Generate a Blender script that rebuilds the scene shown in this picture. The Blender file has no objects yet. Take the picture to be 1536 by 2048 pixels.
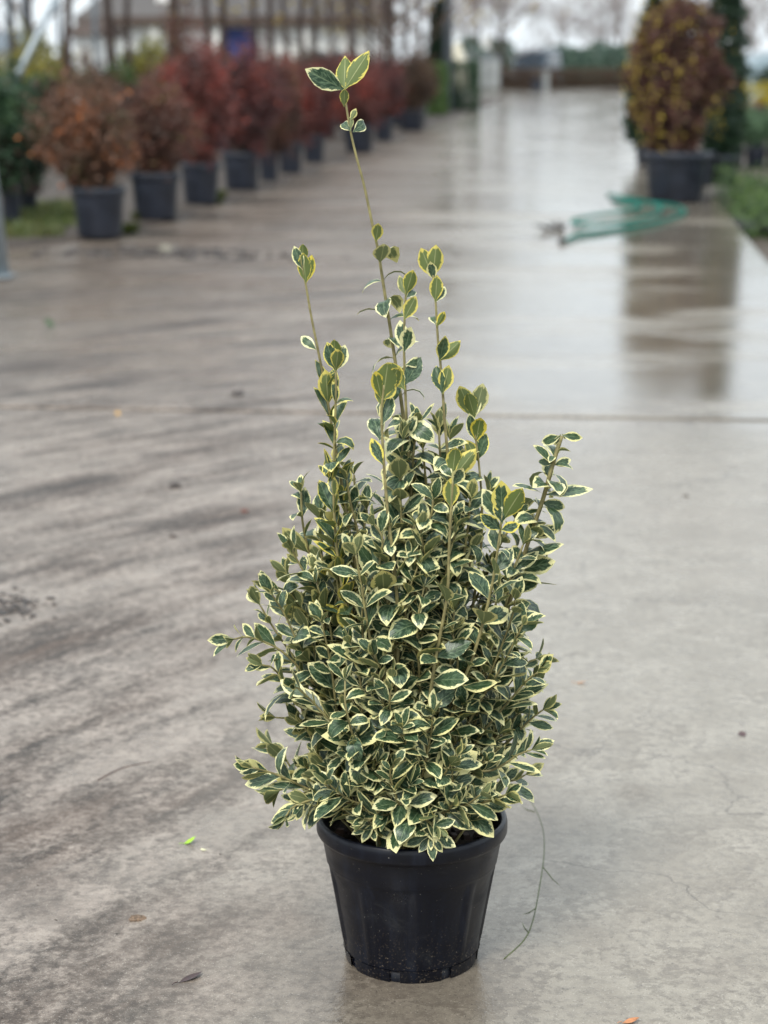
import bpy, math, random
import numpy as np
from mathutils import Vector, Matrix

# ------------------------------------------------------------------ camera, sky, sun, exposure
S = bpy.context.scene
COL = S.collection
R = math.radians
FPX = 4000.0                      # focal length in pixels of the 1536 x 2048 photograph
PITCH = math.atan(904 / FPX)      # camera looks down
YAW = R(5.97)                     # camera looks a little away from the road's direction (+Y)
CAM = Vector((0, 0, 1.5))
cam_d = bpy.data.cameras.new('camera')
cam = bpy.data.objects.new('camera', cam_d); COL.objects.link(cam)
cam.location = CAM
cam.rotation_euler = (math.pi / 2 - PITCH, 0, YAW)
cam_d.sensor_width = 36; cam_d.lens = 36 * FPX / 2048
cam_d.clip_end = 3000; cam_d.clip_start = 0.05
cam_d.dof.use_dof = True; cam_d.dof.focus_distance = 3.2; cam_d.dof.aperture_fstop = 3.6
S.camera = cam

SUN_EL, SUN_AZ = R(52), R(200)
wd = bpy.data.worlds.new('World'); S.world = wd; wd.use_nodes = True
nt = wd.node_tree; nt.nodes.clear()
w_out = nt.nodes.new('ShaderNodeOutputWorld')
w_bg = nt.nodes.new('ShaderNodeBackground')
w_sky = nt.nodes.new('ShaderNodeTexSky'); w_sky.sky_type = 'NISHITA'; w_sky.sun_disc = False
w_sky.sun_elevation = SUN_EL; w_sky.sun_rotation = SUN_AZ; w_sky.dust_density = 3.0; w_sky.air_density = 1.2
w_mix = nt.nodes.new('ShaderNodeMix'); w_mix.data_type = 'RGBA'
w_cl = nt.nodes.new('ShaderNodeTexNoise'); w_cl.inputs['Scale'].default_value = 2.2; w_cl.inputs['Detail'].default_value = 5
w_tc = nt.nodes.new('ShaderNodeTexCoord'); w_mp = nt.nodes.new('ShaderNodeMapping'); w_mp.inputs['Scale'].default_value = (1, 1, 3.0)
w_rm = nt.nodes.new('ShaderNodeMapRange'); w_rm.inputs[1].default_value = 0.3; w_rm.inputs[2].default_value = 0.62
w_rm.inputs[3].default_value = 0.72; w_rm.inputs[4].default_value = 0.97
nt.links.new(w_tc.outputs['Generated'], w_mp.inputs[0]); nt.links.new(w_mp.outputs[0], w_cl.inputs['Vector'])
nt.links.new(w_cl.outputs['Fac'], w_rm.inputs[0]); nt.links.new(w_rm.outputs[0], w_mix.inputs['Factor'])
nt.links.new(w_sky.outputs[0], w_mix.inputs['A'])
w_mix.inputs['B'].default_value = (7.7, 8.4, 8.9, 1)          # the cloud layer
nt.links.new(w_mix.outputs['Result'], w_bg.inputs['Color'])
w_bg.inputs['Strength'].default_value = 0.10
nt.links.new(w_bg.outputs[0], w_out.inputs['Surface'])

sun_d = bpy.data.lights.new('sun', 'SUN'); sun_d.energy = 1.5; sun_d.angle = R(14); sun_d.color = (1, 0.96, 0.88)
sun = bpy.data.objects.new('sun', sun_d); COL.objects.link(sun)
sd = Vector((math.sin(SUN_AZ) * math.cos(SUN_EL), math.cos(SUN_AZ) * math.cos(SUN_EL), math.sin(SUN_EL)))
sun.rotation_euler = sd.to_track_quat('Z', 'Y').to_euler()
S.view_settings.view_transform = 'Standard'; S.view_settings.look = 'None'
S.view_settings.exposure = 0.76; S.view_settings.gamma = 1.0; S.view_settings.use_curve_mapping = False
S.render.engine = 'CYCLES'
S.cycles.use_denoising = True
S.cycles.max_bounces = 5; S.cycles.diffuse_bounces = 2; S.cycles.glossy_bounces = 3
S.cycles.transparent_max_bounces = 6; S.cycles.sample_clamp_indirect = 6
S.cycles.caustics_reflective = False; S.cycles.caustics_refractive = False

# ------------------------------------------------------------------ measuring helpers (pixels of the photograph to metres)
FW = Vector((-math.sin(YAW) * math.cos(PITCH), math.cos(YAW) * math.cos(PITCH), -math.sin(PITCH)))
RT = Vector((math.cos(YAW), math.sin(YAW), 0))
UP = RT.cross(FW)
def ray(px, py):
    return FW + RT * ((px - 768) / FPX) - UP * ((py - 1024) / FPX)
def G(px, py, z=0.0):                  # the ground point seen at a pixel
    d = ray(px, py); t = (z - CAM.z) / d.z
    return CAM + d * t
def P(px, py, Y):                      # the point at distance Y along the road seen at a pixel
    d = ray(px, py); t = (Y - CAM.y) / d.y
    return CAM + d * t
def depth(p): return (p - CAM).dot(FW)
def M_per_px(p): return depth(p) / FPX

# ------------------------------------------------------------------ mesh helpers
class MB:
    def __init__(s): s.v = []; s.f = []; s.sm = []
    def add(s, v, f, smooth=False):
        o = len(s.v); s.v += [tuple(x) for x in v]; s.f += [tuple(i + o for i in q) for q in f]; s.sm += [smooth] * len(f)
    def box(s, c, d, rz=0, taper=1.0):
        hx, hy, hz = d[0] / 2, d[1] / 2, d[2] / 2; ca, sa = math.cos(rz), math.sin(rz); v = []
        for sz in (-1, 1):
            k = taper if sz > 0 else 1
            for sx, sy in ((-1, -1), (1, -1), (1, 1), (-1, 1)):
                x, y = sx * hx * k, sy * hy * k
                v.append((c[0] + x * ca - y * sa, c[1] + x * sa + y * ca, c[2] + sz * hz))
        s.add(v, [(3, 2, 1, 0), (4, 5, 6, 7), (0, 1, 5, 4), (1, 2, 6, 5), (2, 3, 7, 6), (3, 0, 4, 7)])
    def tube(s, pts, rad, n=6, smooth=True, caps=True):
        pts = [Vector(p) for p in pts]
        if not hasattr(rad, '__len__'): rad = [rad] * len(pts)
        t0 = (pts[1] - pts[0]).normalized()
        a = t0.orthogonal().normalized(); v = []; f = []
        for i, p in enumerate(pts):
            t = (pts[min(i + 1, len(pts) - 1)] - pts[max(i - 1, 0)]).normalized()
            a = (a - t * a.dot(t)); a = a.normalized() if a.length > 1e-6 else t.orthogonal().normalized()
            b = t.cross(a)
            for k in range(n):
                w = 2 * math.pi * k / n
                v.append(p + (a * math.cos(w) + b * math.sin(w)) * rad[i])
        for i in range(len(pts) - 1):
            for k in range(n):
                k2 = (k + 1) % n
                f.append((i * n + k, i * n + k2, (i + 1) * n + k2, (i + 1) * n + k))
        if caps:
            f.append(tuple(range(n - 1, -1, -1))); f.append(tuple((len(pts) - 1) * n + k for k in range(n)))
        s.add(v, f, smooth)
    def lathe(s, prof, n=32, c=(0, 0, 0), smooth=True, rmod=None, closed=False):
        v = []; f = []
        for (r, z) in prof:
            for k in range(n):
                w = 2 * math.pi * k / n
                rr = r if rmod is None else rmod(r, z, w)
                v.append((c[0] + rr * math.cos(w), c[1] + rr * math.sin(w), c[2] + z))
        for i in range(len(prof) - 1):
            for k in range(n):
                k2 = (k + 1) % n
                f.append((i * n + k, i * n + k2, (i + 1) * n + k2, (i + 1) * n + k))
        s.add(v, f, smooth)
    def mesh(s, name):
        m = bpy.data.meshes.new(name); m.from_pydata(s.v, [], s.f); m.polygons.foreach_set('use_smooth', s.sm); m.update(); return m
    def build(s, name, mat, parent=None, loc=None, **kw):
        return obj(name, s.mesh(name), mat, parent, loc, **kw)
def obj(name, me, mat=None, parent=None, loc=None, label=None, cat=None, group=None, kind=None):
    o = bpy.data.objects.new(name, me); COL.objects.link(o)
    if mat is not None and me is not None and not me.materials: me.materials.append(mat)
    if parent is not None: o.parent = parent
    if loc is not None: o.location = loc
    tag(o, label, cat, group, kind)
    return o
def tag(o, label=None, cat=None, group=None, kind=None):
    if label: o['label'] = label
    if cat: o['category'] = cat
    if group: o['group'] = group
    if kind: o['kind'] = kind
    return o
def empty(name, loc, label, cat, group=None):
    return obj(name, None, None, None, loc, label, cat, group)
def catmull(pts, k=6):
    pts = [Vector(p) for p in pts]; q = [pts[0] * 2 - pts[1]] + pts + [pts[-1] * 2 - pts[-2]]; out = []
    for i in range(1, len(q) - 2):
        for j in range(k):
            t = j / k
            out.append(0.5 * ((2 * q[i]) + (q[i + 1] - q[i - 1]) * t + (2 * q[i - 1] - 5 * q[i] + 4 * q[i + 1] - q[i + 2]) * t * t
                              + (3 * q[i] - q[i - 1] - 3 * q[i + 1] + q[i + 2]) * t ** 3))
    return out + [pts[-1]]
def np_mesh(name, V, F, rnd=None, uv=None, smooth=False):
    """V (n,3) floats, F (m,k) ints, rnd one number for each face"""
    m = bpy.data.meshes.new(name); n, k = F.shape
    m.vertices.add(len(V)); m.vertices.foreach_set('co', np.asarray(V, np.float32).ravel())
    m.loops.add(n * k); m.loops.foreach_set('vertex_index', F.astype(np.int32).ravel())
    m.polygons.add(n); m.polygons.foreach_set('loop_start', np.arange(0, n * k, k, dtype=np.int32))
    m.polygons.foreach_set('use_smooth', np.full(n, smooth))
    m.update(calc_edges=True)
    if rnd is not None:
        a = m.attributes.new('rnd', 'FLOAT', 'FACE'); a.data.foreach_set('value', np.asarray(rnd, np.float32))
    return m

# ------------------------------------------------------------------ materials
def srgb(r, g, b):
    f = lambda c: (c / 255 / 12.92) if c / 255 <= 0.04045 else ((c / 255 + 0.055) / 1.055) ** 2.4
    return (f(r), f(g), f(b), 1)
class NT:
    def __init__(s, name):
        s.m = bpy.data.materials.new(name); s.m.use_nodes = True; s.t = s.m.node_tree
        s.b = s.t.nodes['Principled BSDF']; s.out = s.t.nodes['Material Output']
    def n(s, typ, **kw):
        x = s.t.nodes.new(typ)
        for k, v in kw.items(): setattr(x, k, v)
        return x
    def l(s, a, b): s.t.links.new(a, b)
    def put(s, sock, v):
        if hasattr(v, 'links') or isinstance(v, bpy.types.NodeSocket): s.l(v, sock)
        else: sock.default_value = v
    def math(s, op, a, b=0.0, c=None, clamp=False):
        x = s.n('ShaderNodeMath', operation=op, use_clamp=clamp); s.put(x.inputs[0], a); s.put(x.inputs[1], b)
        if c is not None: s.put(x.inputs[2], c)
        return x.outputs[0]
    def noise(s, vec, scale, detail=4, rough=0.55, dist=0.0):
        x = s.n('ShaderNodeTexNoise'); s.put(x.inputs['Vector'], vec); x.inputs['Scale'].default_value = scale
        x.inputs['Detail'].default_value = detail; x.inputs['Roughness'].default_value = rough; x.inputs['Distortion'].default_value = dist
        return x.outputs['Fac']
    def mapr(s, v, a, b, c=0.0, d=1.0, smooth=True):
        x = s.n('ShaderNodeMapRange', interpolation_type='SMOOTHSTEP' if smooth else 'LINEAR'); s.put(x.inputs[0], v)
        for i, q in zip((1, 2, 3, 4), (a, b, c, d)): s.put(x.inputs[i], q)
        return x.outputs[0]
    def mix(s, f, a, b, blend='MIX'):
        x = s.n('ShaderNodeMix', data_type='RGBA', blend_type=blend); s.put(x.inputs['Factor'], f); s.put(x.inputs['A'], a); s.put(x.inputs['B'], b)
        return x.outputs['Result']
    def pos(s): return s.n('ShaderNodeNewGeometry').outputs['Position']
    def objc(s): return s.n('ShaderNodeTexCoord').outputs['Object']
    def scaled(s, vec, sc, rot=(0, 0, 0), loc=(0, 0, 0)):
        x = s.n('ShaderNodeMapping'); s.put(x.inputs[0], vec); x.inputs['Scale'].default_value = sc; x.inputs['Rotation'].default_value = rot
        x.inputs['Location'].default_value = loc
        return x.outputs[0]
    def bump(s, h, strength=0.3, dist=0.01):
        x = s.n('ShaderNodeBump'); s.put(x.inputs['Height'], h); x.inputs['Strength'].default_value = strength; x.inputs['Distance'].default_value = dist
        s.l(x.outputs[0], s.b.inputs['Normal']); return x
    def ramp(s, f, stops):
        x = s.n('ShaderNodeValToRGB'); s.put(x.inputs[0], f); e = x.color_ramp.elements
        while len(e) < len(stops): e.new(0.5)
        for i, (p, c) in enumerate(stops): e[i].position = p; e[i].color = c
        return x.outputs[0]
def plain(name, col, rough=0.6, var=0.25, scale=8.0, metal=0.0, bump=0.0, spec=0.5):
    t = NT(name); n1 = t.noise(t.objc(), scale, 5)
    dark = tuple(c * (1 - var) for c in col[:3]) + (1,); lite = tuple(min(1, c * (1 + var)) for c in col[:3]) + (1,)
    t.l(t.mix(t.mapr(n1, 0.3, 0.7), dark, lite), t.b.inputs['Base Color'])
    t.put(t.b.inputs['Roughness'], t.mapr(n1, 0.2, 0.8, rough * 0.85, min(1, rough * 1.15)))
    t.b.inputs['Metallic'].default_value = metal; t.b.inputs['Specular IOR Level'].default_value = spec
    if bump: t.bump(n1, bump, 0.01)
    return t.m
def leafy(name, stops, rough=0.5, trans=0.25):
    """many small leaves: each face picks its own colour"""
    t = NT(name); a = t.n('ShaderNodeAttribute', attribute_name='rnd')
    col = t.ramp(a.outputs['Fac'], stops); t.l(col, t.b.inputs['Base Color']); t.b.inputs['Roughness'].default_value = rough
    tr = t.n('ShaderNodeBsdfTranslucent'); t.l(col, tr.inputs[0]); mx = t.n('ShaderNodeMixShader'); mx.inputs[0].default_value = trans
    t.l(t.b.outputs[0], mx.inputs[1]); t.l(tr.outputs[0], mx.inputs[2]); t.l(mx.outputs[0], t.out.inputs[0])
    return t.m

def concrete():
    t = NT('wet_concrete'); p = t.pos()
    sx = t.n('ShaderNodeSeparateXYZ'); t.l(p, sx.inputs[0])
    X, Y = sx.outputs[0], sx.outputs[1]
    big = t.noise(t.scaled(p, (0.35, 0.22, 1)), 1.0, 4, 0.6)
    mid = t.noise(p, 2.2, 4, 0.62, 0.2)
    blot = t.noise(p, 7.5, 5, 0.7, 0.2)
    fine = t.noise(p, 42, 4, 0.8)
    grit = t.noise(p, 230, 2, 0.6)
    # tyre-dragged mud: streaks that run diagonally, thick along the road's left half
    cx_, cy_ = t.math('SUBTRACT', X, 8.7), t.math('SUBTRACT', Y, -0.7)          # lorries turn here: the streaks are arcs about this point
    rad = t.math('SQRT', t.math('ADD', t.math('MULTIPLY', cx_, cx_), t.math('MULTIPLY', cy_, cy_))); th = t.math('ARCTAN2', cy_, cx_)
    wob = t.math('MULTIPLY', t.math('SUBTRACT', blot, .5), .12)
    def arcs(kr, kt, sc, det, ro):
        cb = t.n('ShaderNodeCombineXYZ'); t.l(t.math('MULTIPLY', t.math('ADD', rad, wob), kr), cb.inputs[0]); t.l(t.math('MULTIPLY', th, kt), cb.inputs[1]); return t.noise(cb.outputs[0], sc, det, ro)
    streak = arcs(2.0, 7.0, 1.5, 6, 0.62); streak2 = arcs(9.0, 16.0, 1.2, 6, 0.7)
    side = t.math('ADD', t.math('MULTIPLY', X, -1.15), t.math('MULTIPLY', Y, -0.075))      # grows to the left
    side = t.math('ADD', side, t.math('MULTIPLY', t.math('SUBTRACT', big, 0.5), 1.8))
    left = t.mapr(side, -0.35, 0.9)
    st = t.math('ADD', t.math('MULTIPLY', streak, 0.42), t.math('ADD', t.math('MULTIPLY', streak2, 0.32), t.math('MULTIPLY', fine, 0.26)))
    mud = t.math('MULTIPLY', left, t.mapr(st, 0.43, 0.585))
    mud = t.math('MAXIMUM', mud, t.math('MULTIPLY', t.mapr(st, 0.52, 0.64), 0.25))
    # old stains with outlines of their own, and painted shade at the pot
    for (px, py, rx, ry, k) in STAINS_AND_SHADE:
        q = G(px, py); dx = t.math('DIVIDE', t.math('SUBTRACT', X, q.x), rx); dy = t.math('DIVIDE', t.math('SUBTRACT', Y, q.y), ry)
        d = t.math('SQRT', t.math('ADD', t.math('MULTIPLY', dx, dx), t.math('MULTIPLY', dy, dy)))
        d = t.math('ADD', d, t.math('MULTIPLY', t.math('SUBTRACT', t.math('ADD', t.math('MULTIPLY', streak2, .5), t.math('MULTIPLY', blot, .5)), 0.5), 3.2))
        mud = t.math('MAXIMUM', mud, t.math('MULTIPLY', t.mapr(d, 0.2, 1.2, k, 0.0), t.mapr(st, 0.40, 0.54, .25, 1)))
    c0 = t.mix(t.mapr(mid, 0.3, 0.72), srgb(132, 125, 113), srgb(167, 160, 147))
    c0 = t.mix(t.mapr(blot, 0.35, 0.7, 0.0, 0.4), c0, srgb(118, 109, 98))
    c0 = t.mix(t.math('MULTIPLY', left, 0.7), c0, t.mix(t.mapr(blot, 0.35, 0.65), srgb(122, 108, 97), srgb(167, 152, 140)))
    c0 = t.mix(t.mapr(big, 0.42, 0.72, 0, 0.45), c0, srgb(138, 127, 114))
    c1 = t.mix(t.math('MULTIPLY', mud, 0.97), c0, t.mix(t.mapr(streak2, 0.35, 0.65), srgb(80, 62, 50), srgb(44, 38, 34)))
    edge = t.math('MULTIPLY', t.mapr(t.math('ADD', t.math('MULTIPLY', mid, .8), t.math('MULTIPLY', fine, .2)), 0.525, 0.55), .30); c1 = t.mix(edge, c1, t.mix(1.0, c1, srgb(158, 150, 142), 'MULTIPLY'))       # damp patches with drying edges
    vo = t.n('ShaderNodeTexVoronoi', feature='DISTANCE_TO_EDGE'); vo.inputs['Scale'].default_value = 1.1; wv = t.n('ShaderNodeVectorMath', operation='ADD'); t.l(p, wv.inputs[0]); nz = t.n('ShaderNodeTexNoise'); t.l(p, nz.inputs['Vector']); nz.inputs['Scale'].default_value = 5; nz.inputs['Detail'].default_value = 5
    ws = t.n('ShaderNodeVectorMath', operation='SCALE'); t.l(nz.outputs['Color'], ws.inputs[0]); ws.inputs['Scale'].default_value = .35; t.l(ws.outputs[0], wv.inputs[1]); t.l(wv.outputs[0], vo.inputs['Vector'])
    crack = t.math('MULTIPLY', t.mapr(vo.outputs['Distance'], 0.0, 0.006, 1, 0), t.mapr(big, .44, .56)); c1 = t.mix(t.math('MULTIPLY', crack, .6), c1, srgb(52, 46, 42))
    speck = t.mapr(grit, 0.64, 0.72); pale = t.mapr(t.noise(p, 300, 2, 0.5), 0.60, 0.74)
    c2 = t.mix(t.math('MULTIPLY', speck, 0.75), c1, srgb(66, 62, 58)); c2 = t.mix(t.math('MULTIPLY', pale, 0.45), c2, srgb(208, 203, 192))
    c3 = t.mix(t.mapr(fine, 0.40, 0.66, 0.0, 0.75), c2, t.mix(0.5, c2, srgb(88, 82, 77)))
    # water film: smooth where it stands, rougher where the concrete drains or mud lies
    wetline = t.math('ADD', Y, t.math('MULTIPLY', t.math('SUBTRACT', t.noise(t.scaled(p, (1.4, 0.5, 1)), 1.0, 5, 0.6), 0.5), 2.2))
    far = t.math('MULTIPLY', t.mapr(wetline, 7.6, 9.2), t.mapr(left, 0, 1, 1, .45))
    puddle = t.mapr(t.noise(t.scaled(p, (0.45, 0.9, 1)), 1.1, 4, 0.5, 0.3), 0.40, 0.56)
    wet = t.math('MULTIPLY', puddle, far)
    rough = t.math('SUBTRACT', 0.28, t.math('MULTIPLY', far, 0.07))
    rough = t.math('SUBTRACT', rough, t.math('MULTIPLY', t.math('MULTIPLY', puddle, far), 0.14))
    rough = t.math('ADD', rough, t.math('MULTIPLY', mud, 0.22))
    rough = t.math('ADD', rough, t.math('MULTIPLY', t.math('SUBTRACT', blot, 0.5), 0.16))
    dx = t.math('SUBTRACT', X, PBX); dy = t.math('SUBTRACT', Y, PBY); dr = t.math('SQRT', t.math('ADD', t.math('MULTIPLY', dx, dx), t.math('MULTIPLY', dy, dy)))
    damp = t.mapr(t.math('ADD', dr, t.math('MULTIPLY', t.math('SUBTRACT', blot, .5), .22)), .10, .30, 1, 0)          # drained water, smoother, with the pot's contact shade painted into the colour
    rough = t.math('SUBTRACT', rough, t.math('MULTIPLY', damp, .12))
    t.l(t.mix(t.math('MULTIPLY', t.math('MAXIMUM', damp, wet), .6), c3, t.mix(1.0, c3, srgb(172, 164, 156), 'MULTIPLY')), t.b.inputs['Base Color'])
    t.l(t.math('MAXIMUM', rough, 0.06), t.b.inputs['Roughness']); t.b.inputs['IOR'].default_value = 1.38; t.put(t.b.inputs['Specular IOR Level'], t.mapr(mud, 0, 1, .5, .3))
    h = t.math('ADD', t.math('MULTIPLY', fine, 0.6), t.math('MULTIPLY', grit, 0.35))
    bp = t.bump(h, 0.28, 0.004); t.l(t.math('SUBTRACT', 0.30, t.math('MULTIPLY', far, 0.2)), bp.inputs['Strength'])
    return t.m
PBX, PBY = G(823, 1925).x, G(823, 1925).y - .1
STAINS_AND_SHADE = [(10, 1218, .13, .16, 1.0), (330, 508, 1.3, .45, .95), (480, 505, .6, .25, .8), (-10, 782, .45, .35, .9), (820, 2010, .30, .12, .12), (60, 1760, .22, .2, .75), (180, 1640, .16, .2, .6), (600, 1850, .07, .09, .5), (1265, 1590, .05, .08, .4)]  # the faint one before the pot is contact shade put into the colour
M = {}
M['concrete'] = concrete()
M['joint'] = plain('joint_dirt', srgb(60, 56, 52), 0.8, 0.3, 20)
def soil_ground():
    t = NT('damp_soil'); p = t.pos(); n1 = t.noise(p, 0.8, 6, 0.65); n2 = t.noise(p, 9, 6, 0.7)
    c = t.mix(t.mapr(n1, 0.35, 0.65), srgb(74, 64, 55), srgb(54, 52, 40)); c = t.mix(t.mapr(n2, 0.35, 0.7, 0, 0.6), c, srgb(104, 92, 80))
    t.l(c, t.b.inputs['Base Color']); t.b.inputs['Roughness'].default_value = 0.75; t.bump(n2, 0.7, 0.03); return t.m
M['soil'] = soil_ground()
M['dirt'] = plain('damp_dirt', srgb(64, 55, 47), 0.75, 0.4, 6, bump=0.5)
M['mud'] = plain('wet_mud', srgb(62, 55, 51), 0.4, 0.5, 18, bump=0.8)
M['potsoil'] = plain('potting_soil', srgb(48, 38, 30), 0.85, 0.6, 60, bump=1.0)

def pot_plastic():
    t = NT('black_pot_plastic'); p = t.objc(); n1 = t.noise(p, 14, 5); n2 = t.noise(t.scaled(p, (34, 34, 4)), 1, 7, 0.65); sp = t.noise(p, 260, 2); sc = t.noise(t.scaled(p, (9, 9, 16)), 1, 8, 0.75, .6)
    z = t.n('ShaderNodeSeparateXYZ'); t.l(p, z.inputs[0]); Z = z.outputs[2]
    c = t.mix(t.mapr(n2, 0.45, 0.75), srgb(10, 13, 23), srgb(25, 30, 42))
    c = t.mix(t.mapr(sc, 0.56, 0.72, 0, .5), c, srgb(54, 55, 56))                                  # dust and dried water
    spl = t.math('MULTIPLY', t.mapr(sp, .58, .70), t.mapr(Z, 0.0, .13, 1, 0)); c = t.mix(t.math('MULTIPLY', spl, .55), c, srgb(104, 92, 78))   # soil splashed up from the ground
    c = t.mix(t.math('MULTIPLY', t.mapr(sp, 0.72, 0.78), 0.5), c, srgb(160, 156, 146))
    t.l(c, t.b.inputs['Base Color']); t.put(t.b.inputs['Roughness'], t.math('ADD', t.mapr(n1, 0.3, 0.7, 0.27, 0.42), t.mapr(sc, .5, .7, 0, .2))); t.bump(t.math('ADD', n1, t.math('MULTIPLY', sc, .4)), 0.1, 0.004)
    t.b.inputs['Specular IOR Level'].default_value = 0.3; return t.m
M['pot'] = pot_plastic()
M['farpot'] = plain('dusty_pot_plastic', srgb(36, 41, 52), 0.45, 0.3, 6)
M['stem'] = plain('olive_bark', srgb(134, 126, 84), 0.6, 0.3, 60, bump=0.3)
M['wood'] = plain('grey_brown_bark', srgb(60, 45, 38), 0.8, 0.35, 30, bump=0.5)
M['twig'] = plain('brown_twig', srgb(92, 76, 68), 0.8, 0.3, 10)
M['paletwig'] = plain('pale_twig', srgb(134, 118, 110), 0.8, 0.25, 10)
M['galv'] = plain('galvanised_steel', srgb(150, 160, 166), 0.4, 0.15, 12, metal=0.35)
M['dullsteel'] = plain('dull_steel', srgb(112, 122, 130), 0.5, 0.2, 12, metal=0.2)
M['white'] = plain('white_render', srgb(240, 240, 236), 0.8, 0.06, 1.2)
M['grey'] = plain('grey_shutter', srgb(146, 150, 150), 0.6, 0.12, 2)
M['roof'] = plain('weathered_roof', srgb(86, 82, 80), 0.8, 0.2, 3)
M['fascia'] = plain('brown_fascia', srgb(84, 70, 62), 0.8, 0.2, 3)
M['blue'] = plain('blue_door_paint', srgb(40, 56, 116), 0.45, 0.15, 3)
M['glass'] = plain('dark_glass', srgb(40, 50, 60), 0.1, 0.1, 3)
M['hose'] = plain('green_hose', srgb(4, 112, 98), 0.7, 0.12, 5, spec=.2)
M['black'] = plain('black_rubber', srgb(28, 28, 30), 0.6, 0.2, 10)

def variegated():
    t = NT('variegated_leaf')
    uv = t.n('ShaderNodeUVMap', uv_map='UVMap').outputs[0]; sp = t.n('ShaderNodeSeparateXYZ'); t.l(uv, sp.inputs[0]); u, v = sp.outputs[0], sp.outputs[1]
    seed = t.n('ShaderNodeAttribute', attribute_name='seed').outputs['Fac']; tone = t.n('ShaderNodeAttribute', attribute_name='tone').outputs['Fac']
    au = t.math('ABSOLUTE', t.math('SUBTRACT', t.math('MULTIPLY', u, 2.0), 1.0))
    cb = t.n('ShaderNodeCombineXYZ'); t.l(t.math('MULTIPLY', u, 2.6), cb.inputs[0]); t.l(t.math('SUBTRACT', t.math('MULTIPLY', v, 5.0), t.math('MULTIPLY', au, 1.6)), cb.inputs[1])
    t.l(t.math('MULTIPLY', seed, 37.0), cb.inputs[2])
    n1 = t.noise(cb.outputs[0], 1.0, 2, 0.5); n2 = t.noise(cb.outputs[0], 3.6, 3, 0.65)
    edge = t.math('MINIMUM', t.math('SUBTRACT', 1.0, au), t.math('MULTIPLY', t.math('SUBTRACT', 1.0, v), 2.3))
    e = t.math('ADD', edge, t.math('MULTIPLY', t.math('SUBTRACT', n1, 0.5), 0.6)); e = t.math('ADD', e, t.math('MULTIPLY', t.math('SUBTRACT', n2, 0.5), 0.62))
    wid = t.math('ADD', 0.17, t.math('MULTIPLY', t.math('FRACT', t.math('MULTIPLY', seed, 7.31)), 0.26))
    wid = t.math('SUBTRACT', wid, t.math('MULTIPLY', t.math('GREATER_THAN', t.math('FRACT', t.math('MULTIPLY', seed, 2.13)), .95), .3))
    wid = t.math('ADD', wid, t.math('MULTIPLY', tone, -0.05))
    albino = t.math('GREATER_THAN', t.math('FRACT', t.math('MULTIPLY', seed, 3.77)), 0.982)
    wid = t.math('ADD', wid, t.math('MULTIPLY', albino, 1.5))
    margin = t.math('SUBTRACT', 1.0, t.mapr(t.math('SUBTRACT', e, wid), -0.01, 0.035))
    dark = t.mix(t.mapr(t.noise(cb.outputs[0], 2.0, 4, 0.7), 0.42, 0.66), srgb(40, 64, 46), srgb(104, 126, 98))
    dark = t.mix(t.mapr(t.math('FRACT', t.math('MULTIPLY', seed, 5.3)), 0.3, 1.0, 0.0, 0.45), dark, srgb(58, 84, 48))
    rib = t.math('SUBTRACT', 1.0, t.mapr(au, 0.02, 0.075)); vein = t.mapr(t.math('ABSOLUTE', t.math('SINE', t.math('MULTIPLY', t.math('SUBTRACT', v, t.math('MULTIPLY', au, 0.22)), 30.0))), 0.0, 0.14, 0.22, 0.0)
    dark = t.mix(t.math('MAXIMUM', t.math('MULTIPLY', rib, 0.55), vein), dark, srgb(128, 146, 108))
    cream = t.mix(tone, srgb(240, 235, 184), srgb(240, 222, 92))
    cream = t.mix(t.mapr(n2, 0.3, 0.7, 0, 0.35), cream, srgb(206, 208, 138))
    top = t.mix(margin, dark, cream)
    under_c = t.mix(tone, srgb(110, 120, 82), srgb(96, 112, 56)); under_m = t.mix(tone, srgb(212, 206, 146), srgb(226, 206, 78))
    und = t.mix(t.math('MULTIPLY', margin, 0.9), t.mix(t.math('MULTIPLY', rib, 0.6), under_c, srgb(176, 178, 126)), under_m)
    back = t.n('ShaderNodeNewGeometry').outputs['Backfacing']
    col = t.mix(back, top, und); t.l(col, t.b.inputs['Base Color'])
    t.put(t.b.inputs['Roughness'], t.math('ADD', 0.33, t.math('MULTIPLY', back, 0.25))); t.b.inputs['Specular IOR Level'].default_value = 0.45
    bp = t.n('ShaderNodeBump'); bp.inputs['Strength'].default_value = 0.35; bp.inputs['Distance'].default_value = 0.001
    t.l(t.math('ADD', t.math('MULTIPLY', rib, -1.0), t.math('ADD', t.math('MULTIPLY', n2, 0.8), t.math('MULTIPLY', vein, -2.0))), bp.inputs['Height']); t.l(bp.outputs[0], t.b.inputs['Normal'])
    tr = t.n('ShaderNodeBsdfTranslucent'); t.l(col, tr.inputs[0]); mx = t.n('ShaderNodeMixShader'); mx.inputs[0].default_value = 0.16
    t.l(t.b.outputs[0], mx.inputs[1]); t.l(tr.outputs[0], mx.inputs[2]); t.l(mx.outputs[0], t.out.inputs[0])
    return t.m
M['leaf'] = variegated()

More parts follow.
